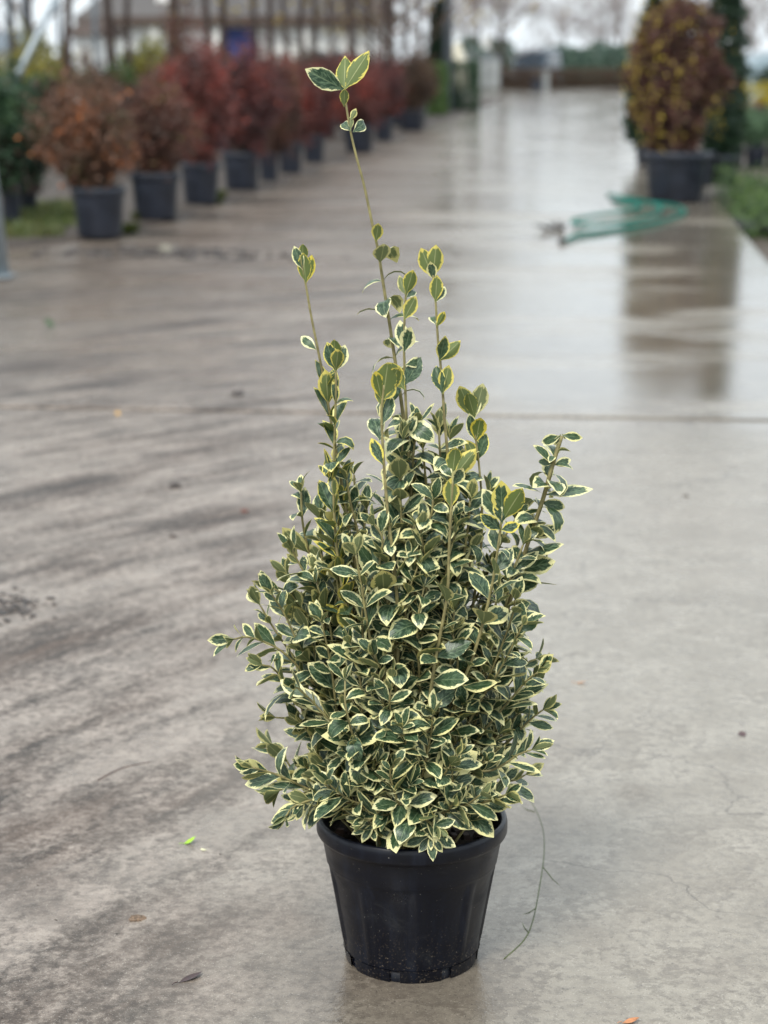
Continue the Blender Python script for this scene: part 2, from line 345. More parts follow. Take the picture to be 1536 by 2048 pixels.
# ------------------------------------------------------------------ the setting: ground, road slabs, verges
def sheet(name, x0, x1, y0, y1, z, mat, nx=1, ny=1, **kw):
    b = MB(); v = []; f = []
    for j in range(ny + 1):
        for i in range(nx + 1): v.append((x0 + (x1 - x0) * i / nx, y0 + (y1 - y0) * j / ny, z))
    for j in range(ny):
        for i in range(nx): a = j * (nx + 1) + i; f.append((a, a + 1, a + nx + 2, a + nx + 1))
    b.add(v, f); return b.build(name, mat, **kw)
sheet('ground', -400, 400, -60, 900, -0.13, M['soil'], kind='structure')
XR = G(1500, 480).x                         # the road's straight edge
XL = -8.0
road = sheet('road', XL, XR - 0.01, -3.0, 105, -0.03, M['joint'], kind='structure')
cuts = [-3.0, G(1300, 838).y, G(1300, 714).y, G(1300, 540).y]
while cuts[-1] < 100: cuts.append(cuts[-1] + 5.2)
rs = random.Random(2)
for a, b_ in zip(cuts[:-1], cuts[1:]):
    b = MB(); g = 0.03 if b_ < 12 else 0.012; t0 = 0.12; dz = rs.uniform(-0.003, 0.003)
    x0, x1, y0, y1 = XL + 0.01, XR, a + g, b_ - g
    v = [(x0, y0, -t0), (x1, y0, -t0), (x1, y1, -t0), (x0, y1, -t0)]
    c = 0.006
    v += [(x0, y0, dz - c), (x1, y0, dz - c), (x1, y1, dz - c), (x0, y1, dz - c)]
    v += [(x0 + c, y0 + c, dz), (x1 - c, y0 + c, dz), (x1 - c, y1 - c, dz), (x0 + c, y1 - c, dz)]
    f = [(0, 1, 5, 4), (1, 2, 6, 5), (2, 3, 7, 6), (3, 0, 4, 7), (4, 5, 9, 8), (5, 6, 10, 9), (6, 7, 11, 10), (7, 4, 8, 11), (8, 9, 10, 11)]
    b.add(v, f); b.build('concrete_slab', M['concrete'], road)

# damp soil strip that the row of pots stands on, its edge uneven
def strip(name, edge_px, xl, z, mat, **kw):
    e = catmull([G(x, y) for x, y in edge_px], 8); b = MB(); v = []; f = []; rr = random.Random(5)
    for i, p in enumerate(e):
        j = rr.uniform(-0.07, 0.07)
        v += [(p.x + j, p.y, z - 0.012), (p.x - 0.10 + j, p.y, z + 0.006 + rr.uniform(0, 0.012)), (p.x - 0.6, p.y, z + 0.02), (xl, p.y, z + 0.025)]
    for i in range(len(e) - 1):
        for k in range(3): a = i * 4 + k; f.append((a, a + 4, a + 5, a + 1))
    b.add(v, f, True); return b.build(name, mat, **kw)
strip('dirt_verge', [(-260, 545), (-60, 515), (60, 494), (180, 484), (290, 462), (420, 420), (520, 388), (620, 348), (700, 318), (790, 284), (870, 252), (950, 222), (1020, 196)], -60, 0.008, M['dirt'], kind='structure')

def blades(name, spots, mat, seed, hmin, hmax, n, label, cat, wid=0.006):
    rr = np.random.default_rng(seed); V = []; F = []; rn = []
    for k in range(n):
        (x, y, rx, ry, z) = spots[rr.integers(len(spots))]
        a = rr.uniform(0, 2 * math.pi); q = math.sqrt(rr.uniform()); bx, by = x + rx * q * math.cos(a), y + ry * q * math.sin(a)
        h = rr.uniform(hmin, hmax); w = rr.uniform(0.6, 1.4) * wid; az = rr.uniform(0, 6.28); ln = rr.uniform(0.2, 0.9) * h
        dx, dy = math.cos(az), math.sin(az); o = len(V)
        V += [(bx - dy * w, by + dx * w, z), (bx + dy * w, by - dx * w, z), (bx + dx * ln + dy * w * .4, by + dy * ln - dx * w * .4, z + h), (bx + dx * ln - dy * w * .4, by + dy * ln + dx * w * .4, z + h)]
        F.append((o, o + 1, o + 2, o + 3)); rn.append(rr.uniform())
    return obj(name, np_mesh(name, np.array(V), np.array(F), rn), mat, label=label, cat=cat, kind='stuff')
M['grass'] = leafy('grass', [(0, srgb(60, 76, 30)), (0.6, srgb(84, 102, 42)), (1, srgb(120, 112, 66))])
gsp = []
for px, py, rx, ry in ((70, 455, .5, .5), (110, 440, .45, .6), (50, 475, .35, .4), (130, 420, .4, .6), (60, 430, .5, .7), (20, 440, .6, .7)):
    p = G(px, py); gsp.append((p.x, p.y, rx, ry, 0.025))
for px, py in ((250, 470), (262, 468), (280, 444), (335, 440), (432, 410), (440, 398), (228, 474)):
    p = G(px, py); gsp.append((p.x, p.y, .06, .07, 0.012))
blades('grass', gsp, M['grass'], 3, 0.02, 0.09, 9000, 'low green grass on the damp strip beside the galvanised post', 'grass')

# ------------------------------------------------------------------ plants in general
def scatter_leaves(name, centres, sizes, rng, mat, up=0.3, parent=None, rnd=None, quad=True, kind='stuff', aspect=0.55):
    """one leaf-shaped face (a kite) at each centre"""
    n = len(centres); d = rng.normal(size=(n, 3)); d[:, 2] += up; d /= np.linalg.norm(d, axis=1)[:, None]
    s = rng.normal(size=(n, 3)); s -= d * (s * d).sum(1)[:, None]; s /= np.linalg.norm(s, axis=1)[:, None]
    L = sizes[:, None]; c = centres; nrm = np.cross(d, s)
    V = np.stack([c, c + d * L * .5 + s * L * aspect * .5 + nrm * L * .08, c + d * L, c + d * L * .5 - s * L * aspect * .5 + nrm * L * .08], 1).reshape(-1, 3)
    F = np.arange(n * 4).reshape(n, 4)
    return obj(name, np_mesh(name, V, F, rnd if rnd is not None else rng.uniform(size=n)), mat, parent, kind=kind)

def far_pot(parent, r, h, mat='farpot'):
    b = MB(); b.lathe([(0, 0.0), (r * .76, 0.0), (r * .80, h * .04), (r * .93, h * .82), (r * .94, h * .84), (r, h * .85), (r * 1.02, h * .88), (r * 1.02, h * .98), (r, h), (r * .95, h), (r * .94, h * .9), (0, h * .89)], 28)
    pot = b.build('pot', M[mat], parent)
    b = MB(); b.lathe([(r * .9, h * .885), (r * .5, h * .915), (0, h * .92)], 16); b.build('soil', M['potsoil'], parent)
    return pot
def cloud(rng, n, blobs):
    """points inside a set of ellipsoids (x, y, z, rx, ry, rz), thicker near their skins"""
    w = np.array([b[3] * b[4] * b[5] for b in blobs]) ** 0.67; k = rng.choice(len(blobs), n, p=w / w.sum()); B = np.array(blobs)[k]
    d = rng.normal(size=(n, 3)); d /= np.linalg.norm(d, axis=1)[:, None]; r = rng.uniform(size=n) ** 0.45
    return B[:, :3] + d * r[:, None] * B[:, 3:6]
def twigs(parent, rng, z0, tips, r0=0.006, mat='twig', name='branches', n=4, bend=0.25):
    b = MB()
    for tp in tips:
        tp = Vector(tp); a = Vector((rng.normal() * 0.05, rng.normal() * 0.05, z0)); m = a.lerp(tp, 0.5) + Vector((rng.normal() * bend * .2, rng.normal() * bend * .2, bend * .3 * (tp.z - a.z)))
        b.tube([a, a.lerp(m, .5) , m, m.lerp(tp, .6), tp], [r0, r0 * .9, r0 * .7, r0 * .5, r0 * .25], n, caps=False)
    return b.build(name, M[mat], parent, kind='stuff')
def potted_shrub(px, base_y, pot_w, pot_h_px, crown, mat, label, seed, nleaf=2600, lsize=0.035, group='potted shrubs in a row along the road', cat='potted shrub', name='potted_shrub', lumps=11):
    """crown = (x0, y0, x1, y1) pixels of the foliage"""
    rng = np.random.default_rng(seed); loc = G(px, base_y, 0.02); k = M_per_px(loc); root = empty(name, loc, label, cat, group)
    r = pot_w * k / 2; h = pot_h_px * k; far_pot(root, r, h)
    cx = ((crown[0] + crown[2]) / 2 - px) * k; rx = (crown[2] - crown[0]) / 2 * k * 1.12; z1 = (base_y - crown[1] + 18) * k; z0 = max(h * .8, (base_y - crown[3]) * k); zc = (z0 + z1) / 2; rz = (z1 - z0) / 2
    n2 = int(nleaf * 1.7); d = rng.normal(size=(n2, 3)); d /= np.linalg.norm(d, axis=1)[:, None]; ph = rng.uniform(0, 6.28, 6)
    lum = 1 + .13 * np.sin(d[:, 0] * 5 + d[:, 2] * 4 + ph[0]) + .10 * np.sin(d[:, 1] * 7 + d[:, 2] * 9 + ph[1]) + .09 * np.sin(d[:, 0] * 12 - d[:, 2] * 8 + ph[2])
    q = rng.uniform(size=n2) ** .42 * lum * np.where(rng.uniform(size=n2) < .16, rng.uniform(1.0, 1.32, n2), .98); pts = d * q[:, None] * np.array([rx, rx, rz * 1.06]); pts[:, 0] += cx; pts[:, 2] += zc
    low = np.clip((pts[:, 2] - h * .8) / (rz * .7), 0.68, 1); pts[:, 0] = cx * low + (pts[:, 0] - cx) * low ** .6; pts[:, 1] *= low ** .6
    rad = np.hypot(pts[:, 0], pts[:, 1]); pts = pts[(pts[:, 2] > h * .93) | ((rad > r * 1.03) & (pts[:, 2] > h * .72))]
    lump_tone = np.clip(rng.normal(0.5, 0.2, size=len(pts)) + .22 * np.sin(pts[:, 0] / rx * 4 + ph[3]) * np.sin(pts[:, 2] / rz * 4 + ph[4]), 0, 1)
    twigs(root, rng, h * .85, pts[rng.choice(len(pts), 110)] * np.array([1.06, 1.06, 1.03]), 0.008)
    scatter_leaves('foliage', pts, rng.uniform(0.6, 1.35, len(pts)) * lsize * 1.35, rng, mat, 0.2, root, lump_tone)
    return root
M['orange'] = leafy('orange_brown_leaves', [(0, srgb(84, 84, 46)), (0.25, srgb(78, 60, 46)), (0.5, srgb(114, 84, 68)), (0.75, srgb(138, 98, 76)), (0.88, srgb(186, 112, 64)), (1, srgb(214, 130, 70))])
M['redbrown'] = leafy('red_brown_leaves', [(0, srgb(56, 46, 38)), (0.5, srgb(98, 70, 60)), (0.8, srgb(130, 78, 64)), (1, srgb(112, 102, 56))])
M['red'] = leafy('red_leaves', [(0, srgb(64, 46, 44)), (0.5, srgb(112, 66, 60)), (0.75, srgb(138, 66, 58)), (1, srgb(184, 78, 60))])
M['purple'] = leafy('purple_red_leaves', [(0, srgb(52, 38, 38)), (0.5, srgb(94, 58, 58)), (0.8, srgb(126, 64, 60)), (1, srgb(176, 84, 58))])
M['brown'] = leafy('brown_leaves', [(0, srgb(50, 40, 32)), (0.6, srgb(84, 64, 50)), (1, srgb(110, 82, 56))])
M['evergreen'] = leafy('evergreen_leaves', [(0, srgb(32, 52, 38)), (0.6, srgb(54, 82, 56)), (0.9, srgb(74, 104, 66)), (1, srgb(96, 124, 80))])
M['darkgreen'] = leafy('dark_green_leaves', [(0, srgb(24, 42, 32)), (0.6, srgb(38, 62, 44)), (1, srgb(62, 88, 56))])
M['midgreen'] = leafy('mid_green_leaves', [(0, srgb(48, 72, 36)), (0.6, srgb(82, 112, 52)), (1, srgb(112, 140, 66))])
M['sage'] = leafy('sage_leaves', [(0, srgb(50, 74, 54)), (0.6, srgb(84, 114, 82)), (1, srgb(118, 146, 106))])
M['covergreen'] = leafy('cover_leaves', [(0, srgb(38, 58, 30)), (0.6, srgb(68, 98, 48)), (1, srgb(110, 134, 66))])
M['yellowgreen'] = leafy('yellow_green_leaves', [(0, srgb(92, 96, 46)), (0.5, srgb(142, 138, 66)), (1, srgb(186, 172, 84))])
M['yellow'] = leafy('yellow_leaves', [(0, srgb(128, 116, 30)), (0.5, srgb(196, 176, 36)), (1, srgb(226, 208, 60))])
M['maroon'] = leafy('maroon_leaves', [(0, srgb(70, 34, 44)), (1, srgb(122, 58, 70))])
M['goldleaf'] = leafy('gold_autumn_leaves', [(0, srgb(116, 100, 44)), (0.5, srgb(168, 142, 58)), (1, srgb(208, 184, 76))])
M['fadedleaf'] = leafy('faded_brown_leaves', [(0, srgb(60, 40, 38)), (0.5, srgb(104, 68, 62)), (0.85, srgb(122, 86, 74)), (1, srgb(118, 110, 64))])

row = [
 (200, 474, 108, 100, (82, 186, 262, 400), 'orange', 'orange-brown potted shrub at the end of the row, beside the grass', 4200, .036),
 (312, 439, 100, 94, (236, 184, 392, 366), 'redbrown', 'dark brownish red potted shrub, second in the row from the grass', 3800, .036),
 (402, 408, 80, 82, (338, 116, 466, 352), 'red', 'bright red tall potted shrub, third in the row from the grass', 4200, .036),
 (484, 380, 78, 76, (432, 118, 566, 332), 'purple', 'dark purple-red potted shrub, fourth in the row from the grass', 4400, .036),
 (538, 362, 42, 56, (520, 140, 606, 320), 'redbrown', 'narrow red-brown shrub in the smallest pot of the row', 2600, .036),
 (581, 346, 52, 62, (552, 146, 642, 296), 'red', 'dull red potted shrub, sixth in the row from the grass', 3000, .037),
 (628, 325, 46, 54, (592, 140, 690, 280), 'purple', 'dark red potted shrub, seventh in the row from the grass', 3000, .038),
 (718, 304, 64, 52, (664, 136, 768, 268), 'red', 'red potted shrub in a wide pot, eighth in the row', 3200, .04),
 (768, 282, 40, 44, (738, 138, 812, 244), 'purple', 'deep red potted shrub, second last of the row before the green hedges', 2400, .042),
 (822, 262, 56, 42, (786, 134, 866, 230), 'brown', 'brown round-topped potted shrub, last of the row before the green hedges', 2800, .044),
]
for i, (px, by, pw, ph, cr, m, lab, nl, ls) in enumerate(row):
    potted_shrub(px, by, pw, ph, cr, M[m], lab, 100 + i, nl, ls)
# shrubs standing behind that row
back = [
 (24, 450, 40, 80, (-70, 176, 70, 385), 'evergreen', 'glossy green potted shrub standing in the grass behind the steel post', 3600, .045),
 (58, 428, 38, 50, (20, 190, 100, 396), 'darkgreen', 'dark green potted shrub behind the orange-brown shrub', 2600, .042),
 (-60, 440, 60, 80, (-150, 170, 0, 380), 'darkgreen', 'dark green potted shrub beyond the steel post', 2400, .045),
]
for i, (px, by, pw, ph, cr, m, lab, nl, ls) in enumerate(back):
    potted_shrub(px, by, pw, ph, cr, M[m], lab, 140 + i, nl, ls, group='green shrubs behind the row')
back2 = [
 (70, 296, 40, 40, (0, 104, 150, 268), 'yellowgreen', 'yellowish green shrub in the block of stock behind the orange-brown shrub', 3200, .06),
 (180, 290, 40, 40, (120, 140, 240, 268), 'brown', 'brownish thin shrub behind the orange-brown shrub', 1300, .06),
 (300, 280, 40, 40, (250, 108, 350, 250), 'yellowgreen', 'yellow-green upright shrub behind the dark brownish red shrub', 3000, .06),
 (235, 286, 40, 40, (200, 150, 285, 262), 'midgreen', 'mid green shrub between the two yellow-green shrubs', 1500, .06),
]
for i, (px, by, pw, ph, cr, m, lab, nl, ls) in enumerate(back2):
    potted_shrub(px, by, pw, ph, cr, M[m], lab, 160 + i, nl, ls, group='shrubs in the block of stock behind the row')

for j, (py, x0, x1, n, m, lab, hh) in enumerate(((330, 110, 380, 5, 'brown', 'thin brown potted shrub in the line close behind the red row', 150), (300, 330, 560, 5, 'redbrown', 'dull red-brown potted shrub in the second line behind the red row', 140), (276, 470, 700, 6, 'brown', 'brown potted shrub in the line before the yellow-leaved trees', 120), (252, 600, 830, 6, 'brown', 'brown potted shrub in the farthest line before the white building', 100), (318, -80, 90, 3, 'midgreen', 'mid green potted shrub in the line behind the glossy green ones', 130))):
    first = None
    for i in range(n):
        px = x0 + (x1 - x0) * i / (n - 1) + rs.uniform(-8, 8)
        if first is None: first = potted_shrub(px, py, 40, 40, (px - 36, py - hh, px + 36, py - 28), M[m], lab, 190 + j, 1500, .055, lab.replace('potted shrub', 'shrubs')[:60])
        else:
            c = first.copy(); COL.objects.link(c); c.location = G(px, py, .02); c.rotation_euler = (0, 0, i * 2.1); k_ = rs.uniform(.85, 1.2); c.scale = (k_, k_, k_)
            for ch in list(first.children): d = ch.copy(); COL.objects.link(d); d.parent = c
# clipped green hedges in pots at the row's far end
def hedge(name, x0, x1, ytop, ybase, dpt, mat, label, seed, n, ls, group=None, rnd_top=False, cat='hedge'):
    rng = np.random.default_rng(seed); c = G((x0 + x1) / 2, ybase); k = M_per_px(c); w = (x1 - x0) * k; h = (ybase - ytop) * k
    root = empty(name, (c.x, c.y, 0.0), label, cat, group)
    pts = rng.uniform(-1, 1, (n, 3)); ax = rng.integers(0, 3, n); sg = np.where(rng.uniform(size=n) < .5, -1, 1)
    for a in range(3):
        q = (ax == a) & (rng.uniform(size=n) < .75); pts[q, a] = sg[q] * (1 + rng.normal(size=q.sum()) * .05)
    pts = np.sign(pts) * np.abs(pts) ** 1.0; pts *= np.array([w / 2, dpt / 2, h / 2 * .94]); pts[:, 2] += h / 2 + h * .03
    b = MB(); 
    for i in range(6): x = (i + .5) / 6 * w - w / 2; b.tube([(x, 0, -0.02), (x * .97, 0.02, h * .5), (x, 0, h * .85)], [.02, .015, .008], 4)
    b.build('stems', M['twig'], root, kind='stuff')
    scatter_leaves('foliage', pts, rng.uniform(.6, 1.3, n) * ls, rng, mat, .3, root)
    return root
hedge('green_hedge', 836, 892, 134, 232, 1.2, M['midgreen'], 'light green block of hedge plants beyond the brown round-topped shrub', 11, 4200, .075)
hedge('green_hedge', 886, 955, 130, 222, 1.4, M['evergreen'], 'dark green clipped hedge block at the road edge beyond the light green one', 12, 5200, .075)

# ------------------------------------------------------------------ trees
def grow(rng, b, p, d, L, r, lev, ends, spread=0.5, n=None, upw=0.15, segs=3):
    pts = [p.copy()]; rad = [r]
    for i in range(segs):
        d = (d + Vector((rng.gauss(0, .12), rng.gauss(0, .12), rng.gauss(0, .08) + upw * .35))).normalized(); p = p + d * (L / segs); pts.append(p.copy()); rad.append(r * (1 - .38 * (i + 1) / segs))
    b.tube(pts, rad, 6 if lev > 2 else (4 if lev > 1 else 3), caps=False)
    if lev == 0: ends.append(p); return
    k = n or rng.choice((3, 4))
    for i in range(k):
        j = rng.randint(1, segs); base = pts[j]; az = rng.uniform(0, 6.283); o = d.orthogonal().normalized(); o = Matrix.Rotation(az, 3, d) @ o
        dd = (d * (1 - spread * rng.uniform(.5, 1)) + o * spread * rng.uniform(.6, 1.2)).normalized()
        grow(rng, b, base, dd, L * rng.uniform(.55, .8), rad[j] * .62, lev - 1, ends, spread, None, upw, 3 if lev > 2 else 2)
    ends.append(p)
def tree_mesh(seed, trunk_h, r, L, lev, spread, nbr=7, upw=.15, wob=.03):
    rng = random.Random(seed); b = MB(); ends = []; tb = MB(); pts = []; n = 9; H = trunk_h + L * .9
    for i in range(n): z = H * i / (n - 1); pts.append(Vector((rng.gauss(0, wob) if i else 0, rng.gauss(0, wob) if i else 0, z)))
    tb.tube(pts, [r * (1 - .75 * i / (n - 1)) for i in range(n)], 8)
    for i in range(nbr):
        f = i / max(1, nbr - 1); z = trunk_h + (H - trunk_h) * f * .95; az = i * 2.4 + rng.uniform(-.4, .4)
        j = min(n - 2, int(z / H * (n - 1))); q = pts[j].lerp(pts[j + 1], z / H * (n - 1) - j)
        el = rng.uniform(.35, .8) + f * .5
        grow(rng, b, q, Vector((math.cos(az) * math.cos(el), math.sin(az) * math.cos(el), math.sin(el))), L * rng.uniform(.5, .72) * (1 - .35 * f), r * .42 * (1 - .4 * f), lev, ends, spread, None, upw)
    return tb.mesh('trunk'), b.mesh('branches'), ends
def tree(name, loc, meshes, label, group, leaf=None, haze=0, cat='tree', scale=1.0, rz=0.0, nleaf=0, ls=.08, seed=0, wood='wood', twig='twig'):
    root = empty(name, loc, label, cat, group); root.rotation_euler = (0, 0, rz); root.scale = (scale,) * 3
    tm, bm_, ends = meshes
    if bm_.materials and bm_.materials[0] != M[twig]: bm_ = bm_.copy(); bm_.materials.clear()
    obj('trunk', tm, M[wood], root); obj('branches', bm_, M[twig], root, kind='stuff')
    if haze:
        rng = np.random.default_rng(seed + 900); E = np.array([tuple(e) for e in ends]); pts = E[rng.integers(len(E), size=haze)] + rng.normal(size=(haze, 3)) * .22
        scatter_leaves('twigs', pts, rng.uniform(.25, .7, haze), rng, M['twighaze' if twig == 'twig' else 'palehaze'], .5, root, aspect=.045)
    if nleaf:
        rng = np.random.default_rng(seed); E = np.array([tuple(e) for e in ends]); pts = E[rng.integers(len(E), size=nleaf)] + rng.normal(size=(nleaf, 3)) * .12
        scatter_leaves('leaves', pts, rng.uniform(.6, 1.3, nleaf) * ls, rng, leaf, -.2, root)
    return root
M['twighaze'] = leafy('fine_brown_twigs', [(0, srgb(84, 66, 58)), (1, srgb(124, 100, 88))], .8, 0.0); M['palehaze'] = leafy('fine_pale_twigs', [(0, srgb(112, 98, 92)), (1, srgb(150, 136, 128))], .8, 0.0)
stdA = tree_mesh(21, 3.1, .10, 3.4, 2, .55, 10); stdB = tree_mesh(22, 2.9, .085, 3.4, 2, .5, 10); stdC = tree_mesh(23, 3.2, .115, 3.4, 2, .6, 10)
stdD = tree_mesh(24, 1.0, .065, 4.6, 2, .6, 13); stdE = tree_mesh(25, 1.3, .06, 4.4, 2, .55, 12)
# slender nursery trees with straight trunks, in lines behind the potted row: (px, py of the base, mesh, yellow leaves, scale)
std = [(142, 300, stdA, 60, 1.0), (256, 288, stdB, 70, .95), (352, 300, stdC, 60, 1.0), (420, 276, stdA, 80, .95), (508, 270, stdB, 60, 1), (545, 262, stdC, 60, .9), (604, 254, stdA, 60, 1.0),
       (665, 246, stdE, 260, 1.0), (738, 246, stdD, 700, 1.0), (768, 238, stdE, 300, 1.0), (805, 230, stdD, 520, 1.0), (840, 228, stdE, 620, 1.0), (70, 284, stdB, 40, 1), (450, 252, stdC, 40, 1.05), (572, 240, stdB, 60, 1.1), (700, 226, stdC, 90, 1.2), (785, 222, stdE, 240, 1.2), (30, 270, stdA, 40, 1.1), (632, 232, stdB, 60, 1.2), (-40, 290, stdC, 30, 1), (226, 262, stdC, 40, 1.1)]
for i, (px, py, mm, nl, sc) in enumerate(std):
    tree('slender_tree', G(px, py), mm, 'slender brown-trunked nursery tree standing behind the row of red shrubs' if nl < 100 else 'slender nursery tree still holding yellow leaves behind the row of shrubs',
         'slender nursery trees behind the row' if nl < 100 else 'yellow-leaved nursery trees', M['goldleaf'], haze=200, scale=sc, rz=i * 1.3, nleaf=nl, ls=.15, seed=i).rotation_euler[0] = rs.uniform(-.03, .03)
# thick brown column of foliage on one trunk
potted_shrub(362, 318, 40, 36, (334, 40, 392, 290), M['redbrown'], 'narrow column of red-brown foliage rising behind the bright red shrub', 177, 1300, .05, 'shrubs in the block of stock behind the row')

# steel posts and tree stakes
def post(px, py, w_px, top, label, lean=(0, 0), mat='dullsteel', name='tree_stake', group=None, flange=False, cat='stake'):
    p = G(px, py); r = w_px * M_per_px(p) / 2; root = empty(name, (p.x, p.y, 0), label, cat, group)
    b = MB(); b.tube([(0, 0, -0.1), (lean[0] * .5, lean[1] * .5, top / 2), (lean[0], lean[1], top)], r, 14); b.build('tube', M[mat], root)
    b = MB(); b.lathe([(r * 1.01, 0), (r * 1.06, 0.004), (r * 1.06, .035), (0, .05)], 14, c=(lean[0], lean[1], top - .01)); b.build('cap', M['black'], root)
    if flange:
        b = MB(); b.box((0, 0, .018), (r * 2.25, r * 2.25, .016)); b.build('base_plate', M[mat], root)
    return root
post(2, 556, 42, 2.9, 'galvanised steel post with base plate standing at the concrete edge', (-.27, 0), 'galv', 'steel_post', None, True, 'post')
for i, (px, py) in enumerate(((24, 300), (62, 290), (196, 300), (128, 284))):
    post(px, py, 9, 5.0, 'straight grey steel stake among the slender nursery trees', (rs.uniform(-.1, .1), 0), 'dullsteel', 'tree_stake', 'grey steel stakes')
# the diagonal brace: a long pale tube leaning across the stakes
a_ = P(22, 176, 27.0); b__ = P(132, -44, 27.6); d_ = (b__ - a_).normalized(); foot = a_ - d_ * ((a_.z - 0.02) / d_.z)
root = empty('leaning_brace', (foot.x, foot.y, 0), 'long pale steel tube leaning diagonally across the grey stakes', 'brace'); b = MB(); b.tube([Vector((0, 0, 0)), (b__ + d_ * .6) - Vector((foot.x, foot.y, 0))], .045, 10); b.build('tube', M['galv'], root)
e_ = (b__ + d_ * .6) - Vector((foot.x, foot.y, 0)); b = MB(); b.tube([e_, e_ + d_ * .06], .05, 10); b.build('end_cap', M['black'], root)
# a pale handle lying on the orange shrub
a_, b__ = P(160, 205, 17.4), P(238, 247, 17.2)
root = empty('pole_handle', a_, 'short pale pole with white knob resting in the orange-brown shrub', 'pole'); b = MB(); b.tube([Vector((0, 0, 0)), b__ - a_], .012, 8); b.build('shaft', M['galv'], root)
b = MB(); b.lathe([(0, -.035), (.025, -.03), (.036, 0), (.025, .03), (0, .035)], 12); b.build('knob', M['white'], root)
# utility pole
p = G(895, 224); root = empty('utility_pole', (p.x, p.y, 0), 'tall pale grey utility pole rising behind the dark green hedge', 'pole'); k = M_per_px(p); b = MB(); b.tube([(0, 0, 0), (0, 0, 9.5)], [.15, .11], 14); b.build('shaft', M['dullsteel'], root)
b = MB(); b.box((0, 0, 9.1), (1.6, .1, .12)); b.build('crossarm', M['dullsteel'], root)
for i in (-.6, 0.35, .65): b = MB(); b.lathe([(.03, 0), (.06, .04), (.03, .09), (.06, .13), (0, .18)], 10, c=(i, 0, 9.16)); b.build('insulator', M['white'], root)

# far trees: bare crowns against the sky
bigA = tree_mesh(41, 2.2, .22, 7.0, 3, .6, 12, .1, .08); bigB = tree_mesh(42, 1.6, .15, 6.0, 3, .6, 10, .12, .06)
far = [(1005, 150, 112, bigA, .64, 'bare round-crowned tree standing by the white sign at the road end', 'twig'), (955, 150, 125, bigB, .85, 'bare tree beside the round-crowned one, behind the grey cabinet', 'paletwig'), (1128, 150, 150, bigB, .72, 'slim bare tree alone against the sky beyond the brown hedges', 'paletwig'),
       (1205, 150, 135, bigB, .68, 'brownish bare tree beyond the hedge, close to the yellow-leaved bush', 'twig'), (1235, 150, 150, bigA, .55, 'broad bare tree showing behind the yellow-leaved bush', 'paletwig'),
       (1500, 150, 95, bigA, .5, 'pale bare tree behind the bright yellow plants', 'paletwig'), (1545, 150, 110, bigB, .75, 'pale bare tree beyond the greenhouse', 'paletwig'), (860, 150, 92, bigB, .95, 'bare tree behind the yellow-leaved nursery trees and utility pole', 'paletwig'),
       (780, 150, 85, bigA, .95, 'large bare tree behind the white building corner', 'paletwig'), (640, 150, 115, bigA, .9, 'large bare tree rising over the white building roof', 'paletwig'), (60, 150, 70, bigA, .8, 'large bare tree behind the grey stakes', 'paletwig'), (-120, 150, 70, bigB, 1.0, 'bare tree beyond the brick-coloured shed', 'paletwig'),
       (330, 150, 120, bigB, 1.1, 'bare tree behind the middle of the white building', 'paletwig')]
for i, (px, py, Y, mm, sc, lab, tw) in enumerate(far):
    q = P(px, 150, Y); tree('bare_tree', (q.x, q.y, -.13), mm, lab, 'bare trees far behind', haze=6000 if tw == 'twig' else 2500, scale=sc, rz=i * 2.1, twig=tw, seed=i)
# conifers
def conifer(name, loc, h, r, mat, label, seed, n, ls, group=None, pot=False, cat='conifer', power=.8):
    rng = np.random.default_rng(seed); root = empty(name, loc, label, cat, group)
    b = MB(); b.tube([(0, 0, 0), (0, 0, h * .92)], [r * .12, r * .03], 8); b.build('trunk', M['wood'], root)
    t = rng.uniform(size=n) ** 1.25; rr = r * np.minimum(1.0, (1 - t) * 1.5) ** power * np.minimum(1, t * 9 + .45) * (1 + .16 * np.sin(t * 60 + rng.uniform(0, 6)))
    a = rng.uniform(0, 6.283, n); q = rng.uniform(size=n) ** .35; pts = np.stack([rr * q * np.cos(a), rr * q * np.sin(a), t * h * .98 + (.3 if pot else .1)], 1)
    scatter_leaves('foliage', pts, rng.uniform(.6, 1.3, n) * ls, rng, mat, .7, root, aspect=.35)
    if pot: far_pot(root, .24, .36)
    return root
q = P(878, 200, 62); conifer('dark_conifer', (q.x, q.y, -.05), 3.2, .42, M['darkgreen'], 'dark narrow conifer behind the hedge, beside the utility pole', 61, 6000, .2)
M['bluegreen'] = leafy('blue_green_needles', [(0, srgb(66, 92, 84)), (.6, srgb(92, 118, 104)), (1, srgb(120, 140, 116))])
for i, (px, Y, h, r) in enumerate(((1096, 128, 2.2, 1.1), (1120, 130, 2.4, 1.0), (1145, 132, 2.3, 1.1), (1170, 134, 2.2, 1.0), (1196, 130, 2.6, 1.1), (1222, 128, 2.4, 1.1), (1010, 128, 2.6, 1.2), (985, 126, 2.8, 1.2), (940, 122, 2.9, 1.3), (1250, 128, 2.4, 1.1))):
    q = P(px, 150, Y); conifer('far_evergreen', (q.x, q.y, -.13), h, r, M['bluegreen'], 'rounded blue-green evergreen in the line beyond the brown hedges', 70 + i, 1300, .3, 'evergreens in a line at the road end', power=.45)

